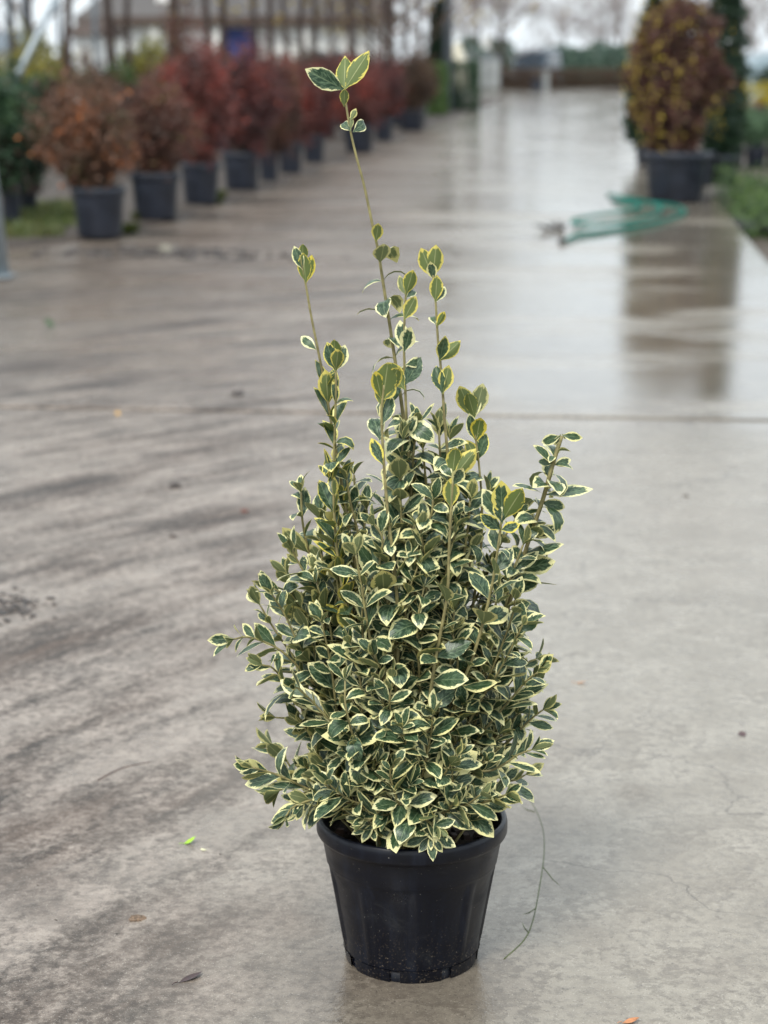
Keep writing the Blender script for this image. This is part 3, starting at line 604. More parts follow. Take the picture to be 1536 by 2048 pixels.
# ------------------------------------------------------------------ buildings far behind the stock
def building():
    Y = 88.0; z0 = -.13
    X = lambda px: P(px, 120, Y).x; Z = lambda py: P(420, py, Y).z
    xa, xb = X(176), X(745); root = empty('white_building', ((xa + xb) / 2, Y, z0), 'long white single-storey building with grey-brown roof behind the nursery trees', 'building')
    ox, oy, oz = (xa + xb) / 2, Y, z0
    b = MB(); b.box((0, 4, (Z(44) - oz) / 2), (xb - xa, 8, Z(44) - oz)); b.build('wall', M['white'], root)
    L = xb - xa; ze = Z(44) - oz; zr = Z(-26) - oz
    b = MB(); v = [(-L / 2 - .4, -.6, ze + .01), (L / 2 + .4, -.6, ze + .01), (L / 2 + .4, 8.6, ze + .01), (-L / 2 - .4, 8.6, ze + .01), (-L / 2 - .4, -.6, ze + .22), (L / 2 + .4, -.6, ze + .22), (L / 2 + .4, 8.6, ze + .22), (-L / 2 - .4, 8.6, ze + .22), (-L / 2, 4, zr), (L / 2, 4, zr)]
    b.add(v, [(3, 2, 1, 0), (0, 1, 5, 4), (1, 2, 6, 5), (2, 3, 7, 6), (3, 0, 4, 7), (4, 5, 9, 8), (6, 7, 8, 9), (5, 6, 9), (7, 4, 8)]); roof = b.build('roof', M['roof'], root)
    b = MB(); b.box((0, -.63, ze + .05), (L + .6, .05, .36)); b.build('fascia', M['fascia'], roof)
    b = MB(); b.box((X(310) - ox, 2.2, zr - .5), (.6, .6, 1.3)); b.build('chimney', M['white'], roof)
    for pxc in (206, 313, 440, 612, 700):
        b = MB(); b.box((X(pxc) - ox, -.24, ze / 2), (.36, .36, ze)); b.build('pillar', M['white'], root)
    for xa_, xb_ in ((222, 252), (262, 300), (326, 348), (366, 404), (630, 652), (660, 688)):
        w = X(xb_) - X(xa_); c = (X(xa_) + X(xb_)) / 2 - ox; zt, zb = Z(99) - oz, Z(140) - oz
        b = MB()
        b.box((c, -.03, (zt + zb) / 2), (w, .09, zt - zb)); wi = b.build('window', M['grey'], root)
        b = MB(); b.box((c, -.09, (zt + zb) / 2), (w * .9, .03, (zt - zb) * .86)); b.build('pane', M['dullsteel'], wi)
        b = MB(); b.box((c, -.12, zb - .05), (w * 1.08, .2, .08)); b.build('sill', M['white'], wi)
    c = (X(446) + X(512)) / 2 - ox; w = X(512) - X(446); zt = Z(52) - oz - .1
    b = MB(); b.box((c, -.04, zt / 2 + .02), (w, .1, zt)); dr = b.build('door', M['blue'], root)
    for i in range(3): b = MB(); b.box((c + (i - 1) * w / 3, -.1, zt / 2), (w / 3 * .86, .03, zt * .9)); b.build('panel', M['blue'], dr)
    b = MB(); b.box((c + w * .1, -.14, 1.0), (.04, .06, .3)); b.build('handle', M['galv'], dr)
building()
def shed(px0, px1, ytop, yeave, Y, wallm, roofm, label, name='shed'):
    p0, p1 = P(px0, yeave, Y), P(px1, yeave, Y); w = p1.x - p0.x; h = p0.z + .13; zr = P(px0, ytop, Y).z + .13; root = empty(name, ((p0.x + p1.x) / 2, Y, -.13), label, 'shed')
    b = MB(); b.box((0, 2, h / 2), (w, 4, h)); b.build('wall', M[wallm], root)
    b = MB(); v = [(-w / 2 - .2, -.3, h), (w / 2 + .2, -.3, h), (w / 2 + .2, 4.3, h), (-w / 2 - .2, 4.3, h), (-w / 2 - .2, 2, zr), (w / 2 + .2, 2, zr)]
    b.add([(x, y, z + .005) for x, y, z in v], [(3, 2, 1, 0), (0, 1, 5, 4), (2, 3, 4, 5), (1, 2, 5), (3, 0, 4)]); b.build('roof', M[roofm], root)
    b = MB(); b.box((w * .12, -.02, h * .45), (w * .3, .06, h * .8)); d = b.build('door', M['fascia'], root)
    b = MB(); b.box((w * .2, -.07, h * .45), (.05, .06, .15)); b.build('handle', M['galv'], d)
    return root
shed(146, 188, 34, 72, 70, 'white', 'fascia', 'small pale shed with brown roof beside the white building')
shed(-60, 22, 62, 100, 66, 'white', 'dullsteel', 'pale shed with bluish roof behind the dark green shrubs')
M['paleblue'] = plain('pale_blue_film', srgb(164, 184, 194), .35, .12, 2)
def greenhouse():
    Y = 86.0; p0, p1 = P(1482, 104, Y), P(1640, 104, Y); w = p1.x - p0.x; h = p0.z + .13; root = empty('greenhouse', ((p0.x + p1.x) / 2, Y, -.13), 'low pale blue film greenhouse behind the bright yellow plants', 'greenhouse')
    b = MB(); n = 12; v = []; f = []
    for j in (0, 1):
        for i in range(n + 1): a = math.pi * i / n; v.append((-w / 2 * math.cos(a), j * 9.0, h * math.sin(a) ** .7))
    for i in range(n): f.append((i, i + 1, n + 2 + i, n + 1 + i))
    f.append(tuple(range(n + 1))); f.append(tuple(range(2 * n + 1, n, -1))); b.add(v, f); b.build('film', M['paleblue'], root)
    for j in (0, 3, 6, 9):
        b = MB(); b.tube([(-w / 2 * 1.004 * math.cos(math.pi * i / n), j, h * 1.008 * math.sin(math.pi * i / n) ** .7) for i in range(n + 1)], .03, 6); b.build('hoop', M['galv'], root)
greenhouse()

# ------------------------------------------------------------------ the far end of the road
hedge('brown_hedge', 1003, 1094, 140, 179, 1.6, M['brown'], 'low brown clipped hedge at the road end, in front of the van', 31, 3600, .13)
hedge('brown_hedge', 1104, 1252, 141, 177, 1.6, M['brown'], 'longer low brown clipped hedge at the road end, next to the pale post', 32, 5200, .13)
def cabinet():
    p = G(979, 181); k = M_per_px(p); w = 40 * k; h = 66 * k; root = empty('steel_cabinet', (p.x, p.y, 0), 'grey-blue steel cabinet standing between green and brown hedges', 'cabinet')
    b = MB(); b.box((0, .3, h * .5 + .05), (w, .6, h - .1)); b.build('body', M['dullsteel'], root)
    b = MB(); b.box((0, .3, h + .02), (w * 1.08, .7, .05)); b.build('top', M['galv'], root)
    for s in (-1, 1):
        b = MB(); b.box((s * w * .245, -.02, h * .5), (w * .46, .03, h * .84)); d = b.build('door', M['grey'], root)
        b = MB(); b.box((s * w * .06, -.05, h * .5), (.03, .03, .18)); b.build('handle', M['black'], d)
cabinet()
def signboard():
    q = P(973, 84, 96); k = depth(q) / FPX; root = empty('sign_board', (q.x, q.y, -.05), 'small white blank notice board on a post at the road end', 'sign')
    b = MB(); b.tube([(0, 0, 0), (0, 0, q.z + .3)], .03, 8); b.build('post', M['dullsteel'], root); b = MB(); b.box((0, -.05, q.z + .05), (14 * k, .03, 26 * k)); b.build('board', M['white'], root)
signboard()
def wrapped():
    p = G(912, 214); k = M_per_px(p); h = 126 * k; root = empty('wrapped_plant', (p.x, p.y + .4, 0), 'plant wrapped in cream fleece standing behind the dark green hedge', 'wrapped plant')
    b = MB(); b.lathe([(.02, h), (.10, h * .97), (.19, h * .86), (.3, h * .72), (.36, h * .5), (.34, h * .35), (.28, h * .26)], 20, rmod=lambda r, z, w: r * (1 + .1 * math.sin(5 * w + z * 4)) ); b.build('fleece', plain('cream_fleece', srgb(216, 210, 190), .9, .08, 5), root)
    far_pot(root, .26, h * .3)
wrapped()
p = G(1092, 180); root = empty('marker_post', (p.x, p.y, 0), 'pale concrete post standing between the two brown hedges', 'post')
b = MB(); b.box((0, 0, .45), (.3, .2, .9)); b.build('shaft', M['grey'], root); b = MB(); b.box((0, 0, .94), (.36, .26, .07)); b.build('cap', M['grey'], root)
p = G(1074, 182); root = empty('dark_crate', (p.x, p.y - .1, 0), 'dark plastic crate set against the brown hedge under the van', 'crate')
b = MB(); b.box((0, 0, .3), (.5, .4, .5), taper=1.05); b.build('body', M['farpot'], root); b = MB(); b.box((0, 0, .575), (.58, .48, .04)); b.build('rim', M['black'], root)
def van():
    Y = 112.0; c = P(1048, 140, Y); x0, x1 = P(1008, 110, Y).x, P(1092, 110, Y).x; w = 1.9; L = 4.4
    root = empty('parked_van', (c.x, Y, 0), 'dark van with pale roof parked behind the low brown hedge', 'van'); root.rotation_euler = (0, 0, R(-14))
    paint = plain('dark_van_paint', srgb(70, 84, 96), .3, .1, 2); pale = plain('pale_van_roof', srgb(170, 176, 186), .35, .08, 2)
    b = MB()
    prof = [(0, .35), (0, 1.05), (.9, 1.12), (1.7, 1.9), (L, 1.98), (L, .35)]
    v = [(s * w / 2 * (.9 if z > 1.5 else 1), y, z) for s in (-1, 1) for y, z in prof]; n = len(prof)
    f = [tuple(range(n)), tuple(range(2 * n - 1, n - 1, -1))] + [(i, n + i, n + (i + 1) % n, (i + 1) % n) for i in range(n)]
    b.add(v, f); b.build('body', paint, root)
    b = MB(); b.box((0, (1.8 + L) / 2, 2.04), (w * .88, L - 1.9, .12), taper=.94); b.build('roof', pale, root)
    b = MB(); b.add([(-.76, .95, 1.19), (.76, .95, 1.19), (.7, 1.62, 1.84), (-.7, 1.62, 1.84)], [(0, 1, 2, 3)]); g = b.build('windscreen', M['glass'], root); g.location = (0, -.03, .03)
    for s in (-1, 1):
        for ya, yb in ((1.75, 2.7), (2.8, 4.1)):
            b = MB(); xs = [s * (w / 2 * 1.0 + .012), s * (w / 2 * .92 + .012)]; b.add([(xs[0], ya, 1.25), (xs[0], yb, 1.25), (xs[1], yb, 1.78), (xs[1], ya, 1.78)], [(0, 1, 2, 3)]); b.build('side_window', M['glass'], root)
        b = MB(); b.box((s * .66, -.02, .85), (.34, .05, .18)); b.build('headlight', M['white'], root)
        for y in (.85, 3.5):
            b = MB(); b.tube([(s * .72, y, .33), (s * .95, y, .33)], .33, 20); wh = b.build('wheel', M['black'], root); b = MB(); b.tube([(s * .95, y, .33), (s * .965, y, .33)], .19, 14); b.build('rim', M['galv'], wh)
    b = MB(); b.box((0, -.06, .5), (w * .98, .14, .2)); b.build('bumper', M['black'], root)
van()

# ------------------------------------------------------------------ the large potted bush, conifers and low stock across the road
def big_bush():
    rng = np.random.default_rng(9); p = G(1350, 404); k = M_per_px(p); root = empty('large_potted_bush', (p.x, p.y, 0.0), 'tall brown bush with scattered yellow leaves in a big dark pot', 'potted bush')
    far_pot(root, 66 * k, 100 * k); n = 19000
    cz, rz, rx = 1.36, .96, 106 * k
    bl = [(0, 0, cz, rx * .72, rx * .72, rz * .8)]
    for i in range(70):
        d = rng.normal(size=3); d /= np.linalg.norm(d); q = rng.uniform(.62, .92); w = rng.uniform(.12, .26); bl.append((d[0] * rx * q, d[1] * rx * q, cz + d[2] * rz * q, rx * w, rx * w, rx * w * 1.3))
    pts = cloud(rng, n, bl)
    pts = pts[pts[:, 2] > 100 * k * .9]
    tips = pts[rng.choice(len(pts), 150)]; twigs(root, rng, .4, tips, .011, bend=.3)
    scatter_leaves('foliage', pts, rng.uniform(.6, 1.3, len(pts)) * .055, rng, M['fadedleaf'], .2, root)
    m = 1500; d = rng.normal(size=(m, 3)); d[:, 0] -= .7; d[:, 1] -= .3; d /= np.linalg.norm(d, axis=1)[:, None]; q = rng.uniform(.8, 1.05, m); pts = d * q[:, None] * np.array([rx, rx, rz]); pts[:, 2] += cz
    pts = pts[pts[:, 2] > .5]
    cl = rng.choice(len(pts), 330); keep = pts[cl][rng.integers(330, size=800)] + rng.normal(size=(800, 3)) * .03
    scatter_leaves('yellow_leaves', keep, rng.uniform(.6, 1.2, len(keep)) * .043, rng, M['goldleaf'], .1, root, aspect=.75)
big_bush()
p = G(1442, 372); conifer('column_conifer', (p.x, p.y + .3, 0), 3.3, .27, M['darkgreen'], 'dark green columnar conifer in a pot close behind the large bush', 63, 9000, .10, None, True, power=.5)
p = G(1300, 330); conifer('column_conifer', (p.x, p.y, 0), 2.1, .36, M['darkgreen'], 'dark green conifer almost hidden by the large bush', 64, 8000, .12, None, True, power=.5)
p = G(1396, 372); b = MB(); root = empty('empty_pot', (p.x, p.y, 0), 'dark empty pot beside the large bush pot', 'pot'); far_pot(root, .2, .42)

def stock_row(n, px0, py, dx_m, pot_w, h, r, mat, lab, grp, seed, ls, nl, dy_m=0.0):
    rng = np.random.default_rng(seed); p0 = G(px0, py, -.1); first = None
    for i in range(n):
        loc = Vector((p0.x + i * dx_m, p0.y + i * dy_m + rng.normal() * .03, -.12))
        if first is None:
            root = empty('potted_plant', loc, lab, 'potted plant', grp); far_pot(root, pot_w / 2, pot_w * .85)
            bl = [(rng.normal() * r * .35, rng.normal() * r * .35, pot_w * .85 + h * rng.uniform(.3, .7), r * .6, r * .6, h * .4) for _ in range(7)]
            pts = cloud(rng, nl, bl); scatter_leaves('foliage', pts, rng.uniform(.6, 1.3, nl) * ls, rng, mat, .4, root); first = root
        else:
            c = first.copy(); COL.objects.link(c); c.location = loc; c.rotation_euler = (0, 0, i * 1.7)
            for ch in list(first.children): d = ch.copy(); COL.objects.link(d); d.parent = c
stock_row(7, 1466, 332, .34, .34, .55, .3, M['sage'], 'low sage-green potted plant in the bed beside the column conifer', 'sage-green plants in a row', 81, .06, 900)
stock_row(7, 1470, 300, .38, .34, .55, .32, M['sage'], 'sage-green potted plant in the second line behind the first', 'second line of sage-green plants', 82, .06, 900)
stock_row(6, 1482, 272, .45, .34, .45, .34, M['maroon'], 'maroon-leaved low potted plant in front of the bright yellow ones', 'maroon plants in a line', 83, .06, 700)
stock_row(7, 1482, 250, .55, .4, .95, .42, M['yellow'], 'bright yellow low potted plant in the bed across the road', 'bright yellow plants in a line', 84, .07, 700)
stock_row(8, 1476, 214, .9, .5, 1.3, .6, M['darkgreen'], 'dark green potted shrub in the line behind the bright yellow plants', 'dark green shrubs behind the yellow line', 85, .1, 1200)
# ground cover between the slab edge and the stock
def cover():
    rng = np.random.default_rng(15); n = 9000; a = G(1372, 408, -.12); c = G(1536, 330, -.12)
    n = 22000; u, v = rng.uniform(size=n), rng.uniform(size=n); x = XR + .06 + u * 3.0; y = 16.4 + v * 8.0
    hump = .21 + .12 * np.sin(x * 3.1 + 1) * np.sin(y * 2.3) + .06 * np.sin(x * 7 + y * 5)
    keep = (hump > .09) & ((y > 18.4) | (x > XR + .7))
    z = -.12 + rng.uniform(size=n) * np.maximum(.02, hump) * 1.7
    pts = np.stack([x, y, z], 1)[keep]
    o = scatter_leaves('ground_cover', pts, rng.uniform(.6, 1.3, len(pts)) * .05, rng, M['covergreen'], .5, None); tag(o, 'low green ground cover growing along the slab edge across the road', 'ground cover', kind='stuff')
cover()
root = empty('plastic_sheet', G(1508, 462, -.12), 'crumpled black plastic sheet on the soil beside the slab edge', 'plastic sheet'); rng = np.random.default_rng(4); nx, ny = 16, 12
b = MB(); v = [((i / nx - .3) * 1.1 + rng.normal() * .01, (j / ny - .5) * 1.5 + rng.normal() * .01, .02 + .05 * abs(math.sin(i * .9 + j * .5)) + rng.uniform(0, .03)) for j in range(ny + 1) for i in range(nx + 1)]
b.add(v, [(j * (nx + 1) + i, j * (nx + 1) + i + 1, (j + 1) * (nx + 1) + i + 1, (j + 1) * (nx + 1) + i) for j in range(ny) for i in range(nx)], True); b.build('sheet', M['black'], root)

# ------------------------------------------------------------------ hose on the wet concrete
def hose():
    px = [(1128, 482), (1160, 470), (1238, 458), (1310, 445), (1354, 433), (1370, 422), (1347, 411), (1296, 405), (1250, 402), (1226, 401), (1244, 406), (1272, 412), (1277, 420), (1250, 428), (1196, 435), (1152, 444), (1146, 450), (1186, 454), (1250, 450), (1302, 439), (1322, 426), (1308, 414), (1272, 405), (1236, 396), (1216, 388)]
    zz = [0] * 9 + [.005, .02] + [.025] * 5 + [.02, .025, .03, .035, .035, .03, .03, .02, 0]
    pts = [G(x, y, .017) + Vector((0, 0, z)) for (x, y), z in zip(px, zz)]; o = pts[0].copy(); o.z = 0
    root = empty('garden_hose', o, 'green garden hose lying in loose loops on the wet concrete', 'hose'); sm = [p - o for p in catmull(pts, 7)]
    b = MB(); b.tube(sm, .0165, 8); b.build('tube', M['hose'], root)
    d = (sm[0] - sm[1]).normalized(); b = MB(); b.tube([sm[0] - d * .02, sm[0] + d * .05, sm[0] + d * .055, sm[0] + d * .13], [.02, .02, .026, .022], 10); b.build('nozzle', M['black'], root)
hose()

# ------------------------------------------------------------------ the potted euonymus
PB = G(823, 1912); PB.z = 0.0; KP = M_per_px(PB)
plant = empty('potted_euonymus', PB, 'tall cream-and-green variegated shrub in a black pot on wet concrete', 'potted shrub')
def at_plane(px, py, dy=0.0):               # root-local point seen at a pixel, dy metres behind the pot's axis
    return P(px, py, PB.y + dy) - PB
PH = at_plane(816, 1627).z                  # rim height
RR = 191 * M_per_px(PB + Vector((0, 0, PH)))    # rim radius
RB = 134 * KP
def pot_mesh():
    n = 160; H = PH; prof = []
    feet = [(RB * .955, 0.0), (RB * .985, .006), (RB * 1.0, .020)]
    rl = lambda z: RB + (RR * .94 - RB) * (z - .02) / (H - .032 - .02)
    body = [(RB * 1.004, .026), (rl(.05) * 1.005, .05), (rl(H * .45), H * .45), (rl(H * .68), H * .68), (rl(H - .080), H - .080), (rl(H - .076) + .0009, H - .077), (rl(H - .06) + .001, H - .060), (rl(H - .034) + .001, H - .034), (RR * .955, H - .0315), (RR * .985, H - .029), (RR * 1.0, H - .024), (RR * 1.0, H - .010), (RR * .99, H - .003), (RR * .97, H), (RR * .945, H - .002), (RR * .93, H - .008), (RR * .92, H - .03), (RR * .90, H - .075)]
    def mod(r, z, w):
        if .03 < z < H - .08:
            f = (w * 9 / (2 * math.pi)) % 1.0; e = min(f, 1 - f)
            k = max(0.0, min(1.0, (e - .07) / .035)); k2 = min(1.0, (z - .03) / .02, (H - .08 - z) / .02)
            return r - .0035 * k * k2
        return r
    # more rings on the body so the ribs read
    full = []; 
    for (r0, z0), (r1, z1) in zip(body[:-1], body[1:]):
        m = 5 if z1 - z0 > .03 else 1
        for j in range(m): full.append((r0 + (r1 - r0) * j / m, z0 + (z1 - z0) * j / m))
    full.append(body[-1])
    b = MB(); b.lathe(full, n, rmod=mod)
    bf = MB(); bf.lathe(feet + [(RB * 1.015, .0262)], n)      # the foot ring, notched
    keep = [i for i, q in enumerate(bf.f) if not (((q[0] % n) / n * 8 + .3) % 1.0 < .16 and q[0] // n < 3)]
    b.add(bf.v, [bf.f[i] for i in keep], True)
    # inside faces of the foot and the pot's floor
    b.lathe([(RB * .94, .0), (RB * .96, .0255), (0.0, .0255)], n)
    return b
pm = pot_mesh(); pot = pm.build('pot', M['pot'], plant)
b = MB(); nl_ = 60; rs2 = random.Random(8); v = [(0, 0, PH - .045)]; f = []
for j in range(1, 9):
    for i in range(nl_): a = 2 * math.pi * i / nl_; r = RR * .915 * j / 8; v.append((r * math.cos(a), r * math.sin(a), PH - .05 + rs2.uniform(-.006, .008)))
for i in range(nl_): f.append((0, 1 + i, 1 + (i + 1) % nl_))
for j in range(7):
    for i in range(nl_): i2 = (i + 1) % nl_; f.append((1 + j * nl_ + i, 1 + (j + 1) * nl_ + i, 1 + (j + 1) * nl_ + i2, 1 + j * nl_ + i2))
b.add(v, f, True); b.build('soil', M['potsoil'], plant)
# lumps of bark and dead leaves on the soil
b = MB()
for k in range(90):
    a = rs2.uniform(0, 6.28); r = RR * .85 * math.sqrt(rs2.uniform(0, 1)); s = rs2.uniform(.004, .014); b.box((r * math.cos(a), r * math.sin(a), PH - .044 + rs2.uniform(0, .006)), (s * 1.6, s, s * .6), rs2.uniform(0, 3), .7)
b.build('bark_mulch', M['wood'], plant, kind='stuff')

# leaf shapes: 4 quads across, 6 along, the margin pattern follows the outline
ROWS = [(0, .07), (.10, .20), (.28, .72), (.48, 1.0), (.68, .93), (.87, .50), (1.0, .03)]
COLS = [-1, -.52, 0, .52, 1]
def leaf_geo(L, W, curl, fold, roll, twist):
    v = []; uv = []; p = np.array([0.0, 0.0]); ang = 0.0; pv = 0
    for (t, w) in ROWS:
        dl = (t - pv) * L; pv = t; ang = curl * t ** 1.4
        p = p + np.array([math.cos(ang), math.sin(ang)]) * dl
        nx = (-math.sin(ang), math.cos(ang))
        for c in COLS:
            x = c * w * W / 2 * (1 - .12 * abs(c) * abs(fold)); h = fold * abs(x) * .8 - roll * (x * x) / (W / 2) ; tw = twist * t
            x2 = x * math.cos(tw) - h * math.sin(tw); h2 = x * math.sin(tw) + h * math.cos(tw)
            v.append((x2, p[0] + nx[0] * h2, p[1] + nx[1] * h2)); uv.append(((c + 1) / 2, t))
    f = []
    for j in range(6):
        for i in range(4): a = j * 5 + i; f.append((a, a + 1, a + 6, a + 5))
    return np.array(v), np.array(uv), np.array(f)
LF = None; VAR = []
def fill_leaf_attrs(me, F, uv, seed, tone):
    l = me.uv_layers.new(name='UVMap'); l.data.foreach_set('uv', uv[F.ravel()].astype(np.float32).ravel())
    for nm, val in (('seed', seed), ('tone', tone)):
        a = me.attributes.new(nm, 'FLOAT', 'FACE'); a.data.foreach_set('value', np.asarray(val, np.float32))
rv = random.Random(77)
def variant(mode, tone):
    curl, fold, roll, W = {'spread': (rv.uniform(-1.1, .35), rv.uniform(.15, .65), rv.uniform(-.05, .3), rv.uniform(.42, .53)),
                           'up': (rv.uniform(-.45, .5), rv.uniform(.35, 1.0), rv.uniform(0, .2), rv.uniform(.48, .6)),
                           'reflex': (rv.uniform(-2.8, -1.4), rv.uniform(.1, .45), rv.uniform(.1, .4), rv.uniform(.5, .62)),
                           'narrow': (rv.uniform(-.5, .3), rv.uniform(.15, .5), rv.uniform(-.05, .2), rv.uniform(.38, .48)),
                           'wide': (rv.uniform(-.8, .2), rv.uniform(.05, .4), rv.uniform(0, .25), rv.uniform(.5, .6))}[mode]
    v, uv, F = leaf_geo(1.0, W, curl, fold, roll, rv.uniform(-.35, .35)); seed = rv.uniform(0, 1)
    while tone > .5 and (seed * 3.77) % 1 > .97: seed = rv.uniform(0, 1)
    me = np_mesh('leaf', v, F, smooth=True); fill_leaf_attrs(me, F, uv, [seed] * len(F), [tone] * len(F)); me.materials.append(M['leaf'])
    return dict(me=me, v=v, uv=uv, F=F, seed=seed, tone=tone)
POOL = {}
for mode in ('spread', 'up', 'reflex', 'wide', 'narrow'):
    POOL[mode, 0] = [variant(mode, rv.uniform(0, .25)) for _ in range(16)]
    POOL[mode, 1] = [variant(mode, rv.uniform(.6, 1)) for _ in range(14)]

rp = random.Random(5); cx0 = 0.0; LS = 1.08
LEAVES = []            # (priority, stem object, matrix, variant)
def frame(t):
    a = t.orthogonal().normalized(); return a, t.cross(a)
def put_leaf(stem, pos, axis, radial, ang, size, mode, tone, prio):
    d = (axis * math.cos(ang) + radial * math.sin(ang)).normalized(); nrm = (axis * math.sin(ang) - radial * math.cos(ang)).normalized()
    if mode in ('spread', 'wide', 'reflex', 'narrow'):
        out = Vector((pos.x - cx0, pos.y, 0)); out = out.normalized() if out.length > .01 else Vector((0, -1, 0)); nrm = nrm + Vector((0, 0, .55)) + out * .45 + Vector((0, -.35, 0))
        d = d + out * .15
    j = Vector((rp.gauss(0, .16), rp.gauss(0, .16), rp.gauss(0, .16))); d = (d + j).normalized(); nrm = (nrm - d * nrm.dot(d)).normalized()
    x = d.cross(nrm); roll = rp.gauss(0, .22); x, nrm = x * math.cos(roll) + nrm * math.sin(roll), nrm * math.cos(roll) - x * math.sin(roll)
    s = size * LS; m = Matrix(((x.x * s, d.x * s, nrm.x * s, pos.x), (x.y * s, d.y * s, nrm.y * s, pos.y), (x.z * s, d.z * s, nrm.z * s, pos.z), (0, 0, 0, 1)))
    tp = pos + d * s
    if tp.z < PH - .004 or (tp.z < PH + .028 and abs(tp.x) > .075 and tp.xy.length < RR * 1.1 and tp.y < .02): return
    LEAVES.append((prio, stem, m, rp.choice(POOL[mode, tone])))
def shoot(pts, r0, r1, start=.4, gap=.03, size=.05, mode='spread', ang=(1.0, .6), tone=0, prio=0.0, nodes=None, tip=True, az0=None, laterals=0, skip=()):
    """a stem along the points (root-local, base first) carrying opposite pairs of leaves"""
    sm = catmull(pts, 7); n = len(sm); cum = [0.0]
    for a, b_ in zip(sm[:-1], sm[1:]): cum.append(cum[-1] + (b_ - a).length)
    T = cum[-1]
    b = MB(); b.tube(sm, [r0 + (r1 - r0) * (c / T) ** .8 for c in cum], 7)
    st = b.build('stem', M['stem'], plant)
    def at(s):
        for i in range(n - 1):
            if cum[i + 1] >= s or i == n - 2:
                f = (s - cum[i]) / max(1e-6, cum[i + 1] - cum[i]); return sm[i].lerp(sm[i + 1], f), (sm[i + 1] - sm[i]).normalized()
    az = rp.uniform(0, 6.28) if az0 is None else az0
    S_ = nodes if nodes is not None else []
    if nodes is None:
        s = T * start
        while s < T - .012: S_.append(s); s += gap * rp.uniform(.75, 1.25) * (1 - .35 * max(0, s / T - .7) / .3)
    else: S_ = [T * q for q in nodes]
    for s in S_:
        if any(a <= s / T <= c for a, c in skip): az += 1.57; continue
        p, t = at(s); a, bb = frame(t); f = s / T; an = ang[0] + (ang[1] - ang[0]) * f
        for k in (0, 1):
            if rp.random() < .06: continue
            w = az + k * math.pi + rp.gauss(0, .2); rad = a * math.cos(w) + bb * math.sin(w)
            g = 1 - .45 * max(0, (f - .85) / .15)
            put_leaf(st, p, t, rad, an + rp.gauss(0, .18), size * g * rp.choice((rp.uniform(.6, 1.0), rp.uniform(.85, 1.2), rp.uniform(1.0, 1.42))), mode if rp.random() < .72 else rp.choice(('spread', 'wide', 'reflex', 'up')), tone, prio + p.y)
        az += math.pi / 2 + rp.gauss(0, .12)
    if tip:
        p, t = at(T); a, bb = frame(t)
        for k in range(4):
            w = az + k * 1.57; rad = a * math.cos(w) + bb * math.sin(w); put_leaf(st, p, t, rad, .35 + .3 * rp.random(), size * rp.uniform(.5, .85), 'up' if mode != 'reflex' else 'spread', tone, prio + p.y)
    for k in range(laterals):
        s = T * rp.uniform(.3, .85); p, t = at(s); a, bb = frame(t); w = rp.uniform(0, 6.28); rad = a * math.cos(w) + bb * math.sin(w); d = (t * .8 + rad).normalized(); L = rp.uniform(.05, .10)
        shoot([p, p + d * L * .5, p + (d + Vector((0, 0, .3))).normalized() * L], r1 * 1.0, r1 * .6, .25, .02, size * .85, mode, (.9, .6), tone, prio)
    return st
def px_path(base, pix, dy0, dy1):
    """base point in the soil, then pixels of the photograph from below to the tip, with the depth running from dy0 to dy1"""
    n = len(pix); return [Vector(base)] + [at_plane(x, y, dy0 + (dy1 - dy0) * (i + 1) / n) for i, (x, y) in enumerate(pix)]
ZS = PH - .05
def soil_pt(px, dy): p = at_plane(px, 1650, dy); return Vector((p.x, p.y, ZS))
# --- long shoots, read off the photograph (listed from below to the tip)
shoot(px_path(soil_pt(822, .02), [(826, 1300), (822, 1000), (806, 830), (790, 720), (778, 640), (767, 570), (756, 500), (745, 450), (728, 370), (712, 310), (701, 262), (693, 215), (688, 178)], .02, .0), .0055, .0017, nodes=[.48, .505, .53, .555, .58, .605, .63, .655, .68, .705, .73, .755, .78], size=.046, mode='reflex', ang=(1.1, .8), tone=0, prio=-9, tip=False)
A_tip = at_plane(688, 178, 0); A_mid = at_plane(701, 262, 0)
st = [o for o in plant.children if o.name.startswith('stem')][-1]
def aim(stem, px, py, px2, py2, dy, size, mode, tone, face=-1, dyt=0.0, thin=False):
    """a leaf whose base and tip are given in pixels; face -1 shows its underside to the camera"""
    p, q = at_plane(px, py, dy), at_plane(px2, py2, dy + dyt); d = (q - p); L = d.length; d.normalize(); toc = (CAM - PB - p).normalized(); nrm = toc * face; nrm = (nrm - d * nrm.dot(d)).normalized(); x = d.cross(nrm); s = L if size is None else size
    m = Matrix(((x.x * s, d.x * s, nrm.x * s, p.x), (x.y * s, d.y * s, nrm.y * s, p.y), (x.z * s, d.z * s, nrm.z * s, p.z), (0, 0, 0, 1)))
    pool = POOL[mode, tone]
    if thin: pool = sorted(pool, key=lambda q: (q['seed'] * 7.31) % 1)[:3]
    LEAVES.append((-20, stem, m, rp.choice(pool)))
aim(st, 689, 180, 614, 140, 0, None, 'narrow', 0, 1, -.04, True); aim(st, 689, 180, 690, 104, 0, None, 'up', 1, -1, .03, True); aim(st, 690, 178, 734, 108, 0, None, 'narrow', 1, -1, .05, True); aim(st, 688, 214, 689, 176, 0, None, 'up', 1, -1, -.012, True)
aim(st, 702, 262, 676, 236, 0, .028, 'reflex', 0, 1); aim(st, 706, 264, 742, 236, 0, .034, 'reflex', 0, 1); aim(st, 702, 240, 716, 208, 0, .02, 'up', 0, -1); aim(st, 702, 258, 700, 222, 0, .02, 'up', 0, -1)
aim(st, 752, 484, 756, 452, 0, .036, 'wide', 1, -1, -.01)
